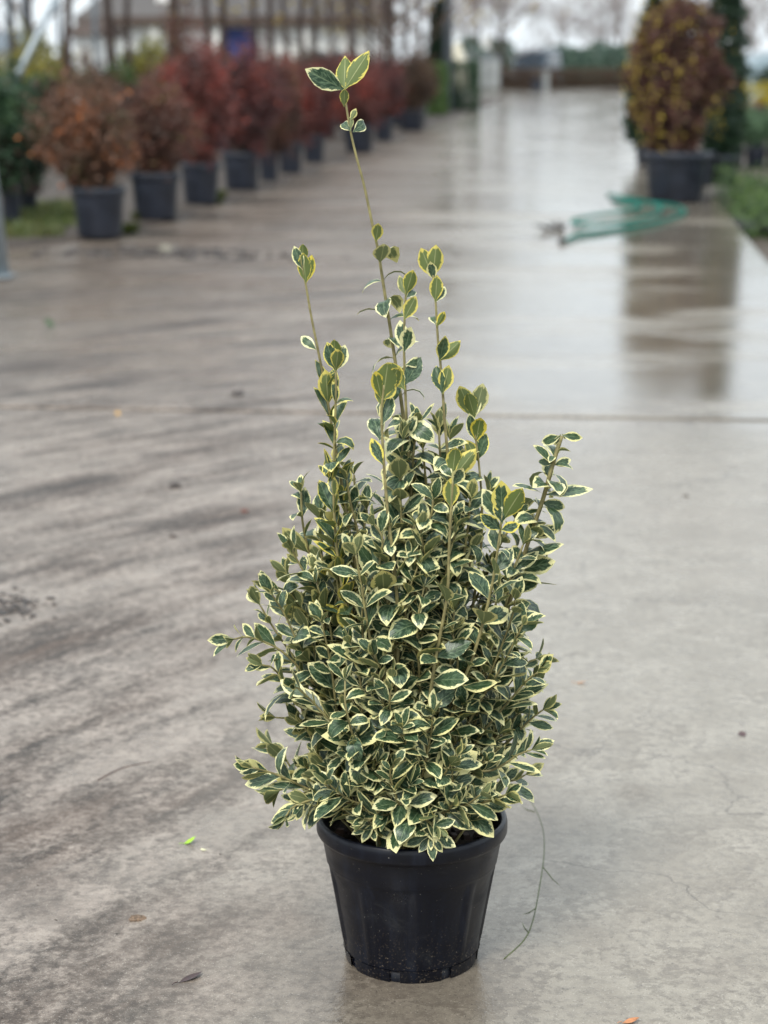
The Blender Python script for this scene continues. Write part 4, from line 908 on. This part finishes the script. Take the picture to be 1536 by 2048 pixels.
sB = shoot(px_path(soil_pt(800, -.03), [(770, 1400), (715, 1150), (682, 960), (660, 830), (648, 760), (635, 695), (622, 630), (611, 566), (600, 510)], -.04, -.06), .0045, .0016, nodes=[.56, .585, .61, .635, .66, .685, .71, .735, .76, .785], size=.042, mode='up', ang=(.7, .5), tone=1, prio=-9, tip=False)
aim(sB, 612, 566, 606, 505, -.06, None, 'up', 1, -1); aim(sB, 612, 566, 624, 510, -.06, None, 'up', 1, -1, .01); aim(sB, 606, 540, 588, 492, -.06, None, 'up', 0, 1); aim(sB, 604, 530, 606, 486, -.06, None, 'up', 1, -1)
aim(sB, 633, 700, 597, 668, -.06, None, 'spread', 0, 1)
sC = shoot(px_path(soil_pt(790, -.05), [(740, 1400), (690, 1200), (672, 1080), (667, 960), (670, 850), (672, 760), (668, 715)], -.06, -.08), .0042, .0017, nodes=[.40, .43, .46, .49, .52, .55, .58, .61, .64, .67, .70, .73, .76, .79, .83, .87, .91], size=.044, mode='up', ang=(.75, .4), tone=1, prio=-9, tip=False)
aim(sC, 672, 742, 690, 690, -.08, None, 'wide', 0, 1); aim(sC, 671, 742, 654, 684, -.08, None, 'up', 1, 1); aim(sC, 671, 730, 668, 676, -.08, None, 'up', 1, -1); aim(sC, 672, 742, 676, 700, -.08, None, 'up', 1, -1, -.02)
sD = shoot(px_path(soil_pt(805, -.09), [(792, 1420), (797, 1260), (788, 1130), (776, 1030), (768, 930), (763, 830), (768, 770)], -.11, -.12), .0046, .0019, nodes=[.30, .37, .43, .49, .55, .61], size=.05, mode='reflex', ang=(1.1, .9), tone=0, prio=-9, tip=False)
for q in ((764, 800, 750, 740, 'up', -1, 1), (766, 800, 776, 722, 'wide', -1, 1), (768, 790, 800, 730, 'wide', -1, 1), (764, 850, 784, 790, 'up', 1, 0), (766, 815, 756, 762, 'up', -1, 1), (768, 800, 792, 770, 'wide', -1, 1), (760, 880, 744, 820, 'reflex', 1, 0), (766, 930, 742, 876, 'up', 1, 1)):
    aim(sD, q[0], q[1], q[2], q[3], -.12, None, q[4], q[6], q[5], rp.uniform(-.015, .015))
sE = shoot(px_path(soil_pt(825, .0), [(838, 1350), (832, 1150), (822, 980), (814, 860), (810, 760), (808, 680), (811, 600), (814, 570)], -.02, -.05), .0048, .0017, nodes=[.40, .43, .46, .49, .52, .55, .58, .61, .64, .67, .70, .73, .76], size=.05, mode='reflex', ang=(1.05, .7), tone=0, prio=-9, tip=False)
for q in ((808, 640, 832, 592, 'wide', -1, 1), (808, 700, 800, 640, 'up', 1, 0), (808, 704, 824, 648, 'up', 1, 0), (811, 590, 798, 550, 'up', -1, 0), (812, 590, 826, 540, 'up', -1, 1), (812, 596, 838, 572, 'reflex', 1, 0), (810, 770, 842, 714, 'wide', 1, 0), (810, 780, 776, 724, 'wide', -1, 1), (810, 730, 850, 720, 'reflex', 1, 0), (812, 850, 848, 820, 'reflex', 1, 0), (812, 860, 780, 850, 'reflex', 1, 0)):
    aim(sE, q[0], q[1], q[2], q[3], -.05, None, q[4], q[6], q[5], rp.uniform(-.015, .015))
sF = shoot(px_path(soil_pt(835, -.02), [(880, 1350), (895, 1150), (900, 980), (890, 850), (883, 750), (876, 680), (871, 600), (866, 550)], -.03, -.05), .0046, .0017, nodes=[.44, .47, .5, .53, .56, .59, .62, .65, .68], size=.05, mode='reflex', ang=(1.0, .7), tone=0, prio=-9, tip=False)
for q in ((866, 556, 842, 496, 'up', -1, 1), (866, 556, 872, 490, 'up', -1, 1), (867, 560, 860, 520, 'up', 1, 0), (871, 604, 874, 550, 'wide', -1, 1), (872, 604, 894, 566, 'spread', 1, 0), (872, 650, 858, 616, 'reflex', 1, 0), (873, 654, 890, 622, 'up', -1, 1), (879, 722, 892, 664, 'up', 1, 1), (879, 722, 922, 680, 'up', -1, 1), (884, 786, 872, 730, 'up', 1, 1), (885, 788, 898, 730, 'wide', -1, 1)):
    aim(sF, q[0], q[1], q[2], q[3], -.05, None, q[4], q[6], q[5], rp.uniform(-.01, .01))
sG = shoot(px_path(soil_pt(850, .03), [(920, 1350), (958, 1130), (964, 1020), (958, 930), (952, 880), (950, 840)], .02, .02), .004, .0016, nodes=[.45, .5], size=.045, mode='spread', ang=(1, .8), tone=0, prio=-9, tip=False)
for q in ((952, 884, 938, 826, 'up', 1, 0), (952, 884, 962, 828, 'wide', -1, 1), (948, 836, 918, 770, 'up', -1, 1), (950, 836, 934, 782, 'up', -1, 1), (950, 834, 966, 766, 'up', -1, 0), (950, 836, 952, 784, 'up', 1, 0), (956, 922, 932, 880, 'wide', -1, 1), (956, 920, 972, 866, 'up', 1, 1)):
    aim(sG, q[0], q[1], q[2], q[3], .02, None, q[4], q[6], q[5], rp.uniform(-.01, .01))
shoot(px_path(soil_pt(860, .02), [(950, 1400), (1004, 1250), (1036, 1150), (1058, 1080), (1086, 1000), (1106, 930), (1124, 872)], .03, .04), .0052, .0028, nodes=[.42, .46, .5, .54, .58, .615, .65, .685, .72, .755, .79, .825, .86, .895, .93, .965], size=.056, mode='spread', ang=(1.25, 1.15), tone=0, prio=-9, tip=False)
shoot(px_path(soil_pt(862, .03), [(952, 1400), (1006, 1250), (1034, 1152), (1055, 1085), (1082, 1005), (1102, 935), (1118, 882)], .035, .045), .004, .002, nodes=[.5, .55, .6, .64, .68, .72, .76, .8, .84, .88, .92, .96], size=.054, mode='reflex', ang=(1.0, .9), tone=0, prio=-9, tip=False)
sH = [o for o in plant.children if o.name.startswith('stem')][-1]
for q in ((1122, 872, 1080, 886), (1124, 870, 1168, 876), (1124, 868, 1140, 880), (1122, 868, 1108, 892), (1106, 930, 1146, 918), (1108, 926, 1074, 922), (1040, 1140, 1112, 1122), (1060, 1076, 1116, 1052), (1082, 1004, 1134, 1016)): aim(sH, *q, .04, None, 'spread', 0, 1, rp.uniform(-.02, .01))
sI = shoot(px_path(soil_pt(845, -.07), [(905, 1430), (950, 1300), (982, 1180), (998, 1080), (1004, 1030)], -.10, -.12), .0042, .0019, nodes=[.38, .45, .52, .58, .64, .70, .77, .84, .90], size=.052, mode='wide', ang=(1.0, .6), tone=0, prio=-9, tip=False)
for q in ((1004, 1034, 1002, 958, 'wide', 1, 1), (1004, 1040, 966, 980, 'wide', 1, 0), (1006, 1040, 1046, 975, 'up', -1, 1), (1004, 1048, 1000, 990, 'wide', 1, 1), (1002, 1060, 1036, 1050, 'wide', 1, 1), (1002, 1060, 964, 1030, 'spread', 1, 1)): aim(sI, q[0], q[1], q[2], q[3], -.12, None, q[4], q[6], q[5], rp.uniform(-.03, .0))
shoot(px_path(soil_pt(785, .03), [(720, 1420), (655, 1240), (624, 1130), (606, 1050), (602, 985)], .03, .03), .0042, .0018, nodes=[.35, .42, .48, .53, .58, .63, .68, .73, .78, .83, .88, .93, .98], size=.055, mode='reflex', ang=(1.1, .9), tone=0, prio=-9)
shoot(px_path(soil_pt(795, .0), [(730, 1350), (690, 1150), (676, 1040), (660, 960)], -.02, -.03), .0042, .0018, nodes=[.4, .47, .54, .6, .66, .72, .78, .84, .9, .96], size=.05, mode='up', ang=(.9, .5), tone=1, prio=-8)
sL = shoot(px_path(soil_pt(830, -.1), [(862, 1380), (893, 1200), (898, 1100), (902, 1020), (906, 960)], -.13, -.14), .0044, .002, nodes=[.36, .43, .50, .56, .63, .70], size=.054, mode='wide', ang=(1.1, .9), tone=0, prio=-9, tip=False)
for q in ((902, 1016, 902, 956, 'wide', -1, 1), (905, 950, 912, 890, 'wide', -1, 1), (906, 955, 880, 925, 'reflex', 1, 0), (908, 955, 950, 900, 'up', -1, 1), (906, 970, 930, 930, 'up', 1, 0)): aim(sL, q[0], q[1], q[2], q[3], -.14, None, q[4], q[6], q[5], rp.uniform(-.02, .01))
shoot(px_path(soil_pt(795, -.10), [(765, 1420), (742, 1290), (722, 1170), (712, 1110)], -.13, -.15), .004, .0018, .35, .034, .054, 'wide', (1.1, .7), 0, -8)
shoot(px_path(soil_pt(815, .0), [(830, 1250), (838, 1060), (830, 960), (820, 890)], .0, .0), .0045, .002, .42, .026, .05, 'reflex', (1.0, .7), 0, -8)
shoot(px_path(soil_pt(840, .05), [(880, 1300), (930, 1130), (960, 1030), (975, 990)], .05, .05), .004, .0018, .42, .028, .048, 'reflex', (1.0, .8), 0, -7)
shoot(px_path(soil_pt(805, .05), [(750, 1300), (715, 1100), (710, 990), (708, 950)], .05, .06), .004, .0018, .42, .028, .048, 'reflex', (1.0, .8), 0, -7)
shoot(px_path(soil_pt(842, .04), [(870, 1300), (890, 1090), (905, 940), (900, 880)], .03, .03), .004, .0018, .42, .028, .048, 'reflex', (1.0, .8), 0, -7)
for (pp, d0, d1) in (([(815, 1300), (805, 1080), (800, 960), (806, 880)], -.05, -.06), ([(840, 1300), (850, 1100), (852, 980), (846, 900)], -.02, -.03), ([(800, 1300), (780, 1120), (770, 1030), (772, 970)], .0, .0), ([(850, 1300), (872, 1080), (880, 950), (878, 860)], .02, .02),
                     ([(780, 1350), (735, 1150), (728, 1070), (734, 1020)], -.02, -.04), ([(860, 1350), (920, 1140), (935, 1060), (940, 1000)], -.03, -.05), ([(770, 1350), (700, 1180), (680, 1090), (690, 1030)], .02, .02), ([(760, 1400), (670, 1220), (645, 1120), (640, 1040)], .0, .0),
                     ([(830, 1250), (835, 1100), (862, 1030), (866, 1000)], -.08, -.10), ([(880, 1350), (960, 1180), (1000, 1090), (1030, 1040)], .04, .05), ([(900, 1400), (1000, 1240), (1020, 1160), (1046, 1090)], .0, .0), ([(790, 1300), (760, 1150), (765, 1080), (750, 1050)], -.1, -.12), ([(820, 1250), (822, 1040), (826, 920), (834, 850)], -.03, -.04), ([(845, 1250), (900, 1060), (915, 980), (918, 930)], .0, .0), ([(775, 1300), (720, 1080), (700, 1000), (694, 960)], -.04, -.06)):
    shoot(px_path(soil_pt(815 + rp.uniform(-30, 30), d0), pp, d0, d1), .0042, .0018, .42, .025, .052, 'reflex' if rp.random() < .6 else 'wide', (1.05, .7), 0, -7.5)
# --- side branches that break the outline
side = [([(700, 1460), (620, 1360), (560, 1300), (500, 1275), (468, 1278)], -.02, -.08), ([(720, 1400), (650, 1270), (590, 1205), (545, 1175)], -.02, -.05), ([(700, 1620), (620, 1580), (555, 1550), (505, 1535)], -.05, -.10), ([(700, 1630), (640, 1600), (590, 1612), (572, 1632)], -.08, -.16),
        ([(710, 1540), (640, 1470), (585, 1440), (552, 1435)], -.0, -.04), ([(930, 1500), (1010, 1380), (1050, 1330), (1072, 1318)], .0, .03), ([(930, 1560), (1010, 1490), (1060, 1440), (1085, 1420)], -.02, -.03), ([(920, 1600), (980, 1570), (1030, 1560), (1050, 1550)], -.02, .0),
        ([(940, 1620), (985, 1600), (1010, 1590)], -.08, -.14), ([(950, 1420), (1000, 1300), (1025, 1230), (1030, 1200)], -.05, -.08), ([(700, 1500), (640, 1420), (600, 1380), (590, 1375)], -.1, -.16), ([(660, 1600), (600, 1560), (560, 1500), (545, 1490)], .02, .05), ([(960, 1520), (1030, 1440), (1060, 1390), (1066, 1370)], .02, .04),
        ([(720, 1350), (640, 1200), (600, 1130), (585, 1100)], -.03, -.06), ([(690, 1440), (600, 1330), (550, 1260), (520, 1210)], .02, .03), ([(700, 1440), (610, 1310), (570, 1230), (545, 1190)], -.06, -.10), ([(690, 1480), (600, 1400), (550, 1340), (525, 1330)], -.05, -.10), ([(930, 1460), (1005, 1330), (1030, 1280), (1045, 1250)], -.06, -.10), ([(720, 1400), (630, 1260), (590, 1190), (575, 1150)], .05, .07), ([(940, 1500), (1020, 1400), (1055, 1360), (1075, 1345)], -.05, -.08), ([(740, 1580), (650, 1560), (590, 1570), (560, 1580)], .0, -.02), ([(900, 1560), (985, 1540), (1035, 1510), (1062, 1500)], -.08, -.1)]
for i, (pp, d0, d1) in enumerate(side):
    shoot(px_path(soil_pt(800 + (20 if pp[0][0] > 800 else -15) + rp.uniform(-15, 15), d0), pp, d0, d1), .0036, .0015, .42, .023, .048, 'spread' if pp[-1][1] < 1350 else 'narrow', (1.0, .7), 0, -6)
# --- short front shoots over the rim
front = [([(820, 1640), (850, 1640), (868, 1650)], -.13, -.175), ([(790, 1640), (770, 1630), (735, 1640)], -.12, -.15), ([(840, 1620), (900, 1590), (905, 1540)], -.10, -.14), ([(800, 1600), (775, 1540), (765, 1500)], -.10, -.15), ([(780, 1600), (735, 1540), (715, 1490)], -.10, -.15),
         ([(830, 1620), (880, 1560), (915, 1510)], -.08, -.16), ([(860, 1630), (930, 1610), (960, 1590)], -.10, -.16), ([(780, 1630), (700, 1600), (660, 1570)], -.10, -.16), ([(850, 1630), (890, 1625), (905, 1610)], -.12, -.15), ([(770, 1640), (700, 1610), (640, 1560)], -.08, -.15), ([(760, 1640), (680, 1600), (620, 1600)], -.06, -.12),
         ([(800, 1560), (812, 1480), (805, 1455)], -.12, -.17), ([(840, 1580), (860, 1480), (865, 1430)], -.12, -.17), ([(820, 1620), (810, 1600), (820, 1570)], -.13, -.17)]
for pp, d0, d1 in front:
    shoot(px_path(soil_pt(815 + rp.uniform(-30, 30), d0 * .7), pp, d0, d1), .003, .0014, .45, .018, .050, 'spread', (1.05, .8), 0, -8)
fr = shoot([Vector((.03, -.08, ZS)), Vector((.032, -.12, ZS + .03)), at_plane(862, 1668, -.150)], .0028, .0016, nodes=[], tip=False)
for q in ((862, 1668, 806, 1692, 'narrow', -.01), (862, 1668, 866, 1722, 'narrow', -.025), (864, 1668, 912, 1694, 'spread', -.015), (862, 1666, 820, 1650, 'spread', .0), (864, 1664, 888, 1622, 'narrow', .02), (862, 1664, 846, 1614, 'narrow', .02), (864, 1672, 886, 1706, 'narrow', -.02), (862, 1672, 838, 1704, 'narrow', -.02), (862, 1670, 862, 1700, 'spread', -.02)): aim(fr, q[0], q[1], q[2], q[3], -.150, None, q[4], 0, 1, q[5])
fr = shoot([Vector((-.02, -.07, ZS)), Vector((-.04, -.10, ZS + .03)), at_plane(742, 1650, -.125)], .0028, .0016, nodes=[], tip=False)
for q in ((742, 1650, 692, 1634, 'narrow', -.01), (742, 1650, 704, 1668, 'narrow', -.02), (744, 1652, 790, 1676, 'spread', -.02), (742, 1648, 736, 1598, 'narrow', .02), (744, 1648, 772, 1612, 'spread', .01), (742, 1652, 752, 1684, 'narrow', -.02)): aim(fr, q[0], q[1], q[2], q[3], -.125, None, q[4], 0, 1, q[5])
fr = shoot([Vector((.06, -.06, ZS)), Vector((.08, -.09, ZS + .04)), at_plane(966, 1606, -.10)], .0028, .0016, nodes=[], tip=False)
for q in ((966, 1606, 1014, 1618, 'narrow', -.01), (966, 1606, 940, 1640, 'spread', -.02), (966, 1608, 976, 1636, 'narrow', -.02), (966, 1602, 1000, 1570, 'narrow', .0), (964, 1602, 930, 1580, 'spread', .01)): aim(fr, q[0], q[1], q[2], q[3], -.10, None, q[4], 0, 1, q[5])
fr = shoot([Vector((-.07, -.04, ZS)), Vector((-.12, -.07, PH + .02)), at_plane(604, 1606, -.07)], .0028, .0016, nodes=[], tip=False)
for q in ((604, 1606, 556, 1626, 'narrow', -.01), (606, 1608, 564, 1644, 'narrow', -.02), (608, 1608, 592, 1642, 'narrow', -.02), (604, 1602, 560, 1590, 'narrow', .0), (608, 1604, 640, 1580, 'narrow', .0), (612, 1608, 640, 1630, 'spread', -.01)): aim(fr, q[0], q[1], q[2], q[3], -.07, None, q[4], 0, 1, q[5])
# --- the dense body
def env(z):
    t = [(.26, .12), (.31, .165), (.40, .195), (.52, .195), (.62, .195), (.70, .175), (.78, .15), (.88, .11)]
    for (a, ra), (b_, rb) in zip(t[:-1], t[1:]):
        if z <= b_: return ra + (rb - ra) * max(0, (z - a) / (b_ - a))
    return t[-1][1]
cx = at_plane(805, 1300).x
for k in range(96):
    z = rp.uniform(.33, .80) if k % 4 else rp.uniform(.30, .45); a = k * 2.399 + rp.uniform(-.3, .3); rr_ = env(z) * math.sqrt(rp.uniform(.35, .92))
    tip = Vector((cx + rr_ * math.cos(a), rr_ * math.sin(a), z)); base = Vector((cx * .3 + .045 * math.cos(a) * rp.random(), .045 * math.sin(a) * rp.random(), ZS))
    mid = base.lerp(tip, .55); mid.x += (tip.x - base.x) * .18; mid.y += (tip.y - base.y) * .18; mid.z += rp.uniform(-.02, .02)
    shoot([base, base.lerp(mid, .5) + Vector((rp.gauss(0, .008), rp.gauss(0, .008), 0)), mid, mid.lerp(tip, .6) + Vector((rp.gauss(0, .008), rp.gauss(0, .008), .01)), tip], .0038, .0015, .36 if z > .5 else .3, .025, .048 if z > .42 else .043, rp.choice(('spread', 'reflex', 'wide', 'reflex')) if z > .5 else (rp.choice(('spread', 'spread', 'wide')) if z > .42 else rp.choice(('narrow', 'narrow', 'spread'))), (1.15, .7), 0, 0.0, laterals=1 if k % 2 else 0)

# the 300 leaves that show largest are pieces of their own, the rest one mass of the same leaves
LEAVES.sort(key=lambda q: q[0]); single = LEAVES[:300]; rest = LEAVES[300:]
for _, st_, m, va in single:
    o = bpy.data.objects.new('leaf', va['me']); COL.objects.link(o); o.parent = st_; o.matrix_local = m
V = []; F = []; UV = []; SD = []; TN = []; off = 0
for _, st_, m, va in rest:
    A = np.array(m); V.append(va['v'] @ A[:3, :3].T + A[:3, 3]); F.append(va['F'] + off); off += len(va['v']); UV.append(va['uv']); SD += [(va['seed'] + rp.random() * .3) % 1] * len(va['F']); TN += [va['tone']] * len(va['F'])
V = np.concatenate(V); F = np.concatenate(F); UV = np.concatenate(UV); me = np_mesh('leaves', V, F, smooth=True); fill_leaf_attrs(me, F, UV, SD, TN); me.materials.append(M['leaf'])
obj('leaves', me, None, plant, kind='stuff')
print('LEAVES', len(LEAVES))

# ------------------------------------------------------------------ litter on the concrete
def flat_leaf(px, py, L, col, label, rz, name='fallen_leaf', W=.55, curl=.5, rough=.5):
    p = G(px, py, .003); v, uv, F = leaf_geo(L, W * L, curl, .25, 0, .2); me = np_mesh('leaf', v, F, smooth=True); m = plain('leaf_' + name, col, rough, .3, 90)
    root = empty(name, p, label, 'leaf'); root.rotation_euler = (0, 0, rz); obj('blade', me, m, root); b = MB(); b.tube([(0, 0, .002), (0, -L * .12, .003), (.002, -L * .28, .002)], [L * .02, L * .016, L * .012], 5); b.build('stalk', m, root)
flat_leaf(366, 1688, .03, srgb(150, 196, 30), 'fresh lime-green leaf lying on the concrete', -1.1, W=.62, curl=.9)
flat_leaf(414, 1700, .014, srgb(226, 222, 178), 'tiny cream petal-like leaf lying near the lime-green leaf', 1.9)
flat_leaf(356, 1966, .05, srgb(64, 46, 44), 'dark brown dead leaf flat on the concrete in front of the stony crumb', -.75, W=.36, curl=.2)
flat_leaf(1150, 1366, .03, srgb(206, 142, 84), 'small orange fallen leaf on the concrete behind the pot', -1.75, W=.42)
flat_leaf(1488, 1474, .024, srgb(78, 60, 60), 'dark oval fallen leaf on the pale concrete', .3, W=.8)
flat_leaf(1244, 2046, .03, srgb(190, 128, 84), 'tan leaf scrap lying on the concrete in front of the pot', -1.3, W=.6)
flat_leaf(237, 830, .04, srgb(206, 160, 80), 'yellow-orange fallen leaf on the muddy side of the road', .4)
flat_leaf(108, 654, .09, srgb(60, 84, 52), 'green leaf scrap on the wet muddy side near the steel post', .9, curl=1.2)
def crumb(px, py, s, col, label, seed, name='clod', cat='clod'):
    rr = random.Random(seed); b = MB()
    import bmesh
    bm = bmesh.new(); bmesh.ops.create_icosphere(bm, subdivisions=2, radius=1)
    for v in bm.verts: k = 1 + rr.uniform(-.25, .25); v.co = Vector((v.co.x * k * s * 1.4, v.co.y * k * s, max(-.25, v.co.z) * k * s * .6 + s * .1))
    me = bpy.data.meshes.new(name); bm.to_mesh(me); bm.free(); p = G(px, py); obj(name, me, plain('crumb_' + name, col, .8, .5, 150, bump=.6), None, p, label, cat).rotation_euler = (0, 0, rr.uniform(0, 3))
crumb(273, 1841, .012, srgb(118, 98, 80), 'brown stony crumb of soil on the concrete behind the dead leaf', 1)
crumb(350, 975, .02, srgb(58, 50, 48), 'dark clod of mud on the muddy side of the road', 2)
crumb(348, 1075, .014, srgb(70, 60, 54), 'smaller dark clod of mud beside the larger one', 3)
crumb(488, 1024, .014, srgb(104, 64, 54), 'reddish brown crumb near the two mud clods', 4)
crumb(476, 790, .028, srgb(64, 60, 60), 'grey mud clod beyond the other crumbs', 5)
crumb(330, 500, .05, srgb(150, 146, 132), 'pale stone in the dark mud patch near the pots', 6, 'stone', 'stone')
crumb(1372, 994, .012, srgb(74, 66, 62), 'tiny dark crumb on the pale concrete across from the shrub', 7)
def twig_on(px_list, r, col, label, name='twig', cat='twig', z=.003):
    pts = [G(x, y, z) for x, y in px_list]; o = pts[0].copy(); o.z = 0; sm = [p - o for p in catmull(pts, 6)]; n = len(sm); b = MB(); m = plain('twig_' + name, col, .7, .3, 40)
    root = empty(name, o, label, cat); b.tube(sm, [r * (1 - .6 * i / n) for i in range(n)], 6); b.build('stem', m, root); return root, sm, m
twig_on([(196, 1560), (245, 1536), (300, 1524)], .0022, srgb(88, 74, 70), 'thin curved brown twig lying on the muddy concrete')
root, sm, m = twig_on([(1008, 1918), (1048, 1880), (1066, 1840), (1078, 1780), (1088, 1710), (1086, 1660), (1072, 1620), (1052, 1590), (1038, 1576)], .0012, srgb(82, 92, 54), 'long thin green weed stem curving over the concrete beside the black pot', 'weed_stem', 'weed')
for a, c in (((1072, 1816), (1042, 1830)), ((1070, 1624), (1040, 1610)), ((1087, 1735), (1124, 1776)), ((1058, 1866), (1042, 1842))):
    q = [G(*a, .003) - Vector((sm[0].x, sm[0].y, 0)) - root.location, G((a[0] + c[0]) / 2, (a[1] + c[1]) / 2 + 3, .003) - root.location, G(*c, .002) - root.location]; b = MB(); b.tube(q, [.0011, .0009, .0005], 5); b.build('side_shoot', m, root)
def litter(name, px, py, sx, sy, n, smin, smax, mat, label):
    rr = np.random.default_rng(int(px + py)); c = G(px, py); b = MB()
    for k in range(n):
        x, y = c.x + rr.normal() * sx, c.y + rr.normal() * sy; s_ = rr.uniform(smin, smax); b.box((x, y, s_ * .2 + .002), (s_ * rr.uniform(1, 2.6), s_, s_ * .6), rr.uniform(0, 3), .6)
    b.build(name, mat, None, label=label, cat='litter', kind='stuff')
litter('rotted_leaves', 8, 1218, .06, .07, 160, .003, .014, M['mud'], 'dark heap of wet rotted leaves on the muddy concrete')
b = MB()
for k in range(150):
    a = rs2.uniform(0, 6.28); r = RB * rs2.choice((rs2.uniform(1.0, 1.06), rs2.uniform(1.0, 1.5))); s_ = rs2.uniform(.0012, .0045); b.box((PB.x + r * math.cos(a), PB.y + r * math.sin(a), s_ * .25), (s_ * rs2.uniform(1, 2), s_, s_ * .7), rs2.uniform(0, 3), .6)
b.build('soil_crumbs', M['potsoil'], None, label='dark soil crumbs washed out around the black pot foot', cat='soil', kind='stuff')
litter('stony_mud', 330, 508, .55, .2, 160, .01, .05, M['mud'], 'dark wet mud with stones in front of the potted row')
rg = np.random.default_rng(33); b = MB()
for k in range(520):
    px, py = rg.uniform(-40, 1580), 700 + 1400 * rg.uniform() ** .8; p = G(px, py); 
    if (p - PB).length < .13: continue
    s = rg.uniform(.0012, .0034) * (1.5 if px < 500 else 1); b.box((p.x, p.y, s * .2), (s * rg.uniform(1, 2.4), s, s * .7), rg.uniform(0, 3), .6)
b.build('grit', M['potsoil'], None, label='dark grit and specks scattered over the concrete', cat='grit', kind='stuff')
b = MB()
for k in range(16):
    p = G(1112 + rg.normal() * 16, 462 + rg.normal() * 3); a = rg.uniform(0, 6.28); b.tube([Vector((p.x, p.y, .012)), Vector((p.x + math.cos(a) * .12, p.y + math.sin(a) * .12, .03 + rg.uniform(0, .05)))], .008, 5)
o = b.build('leaf_litter', M['mud'], None, label='clump of dark twigs and litter beside the hose nozzle', cat='litter', kind='stuff')
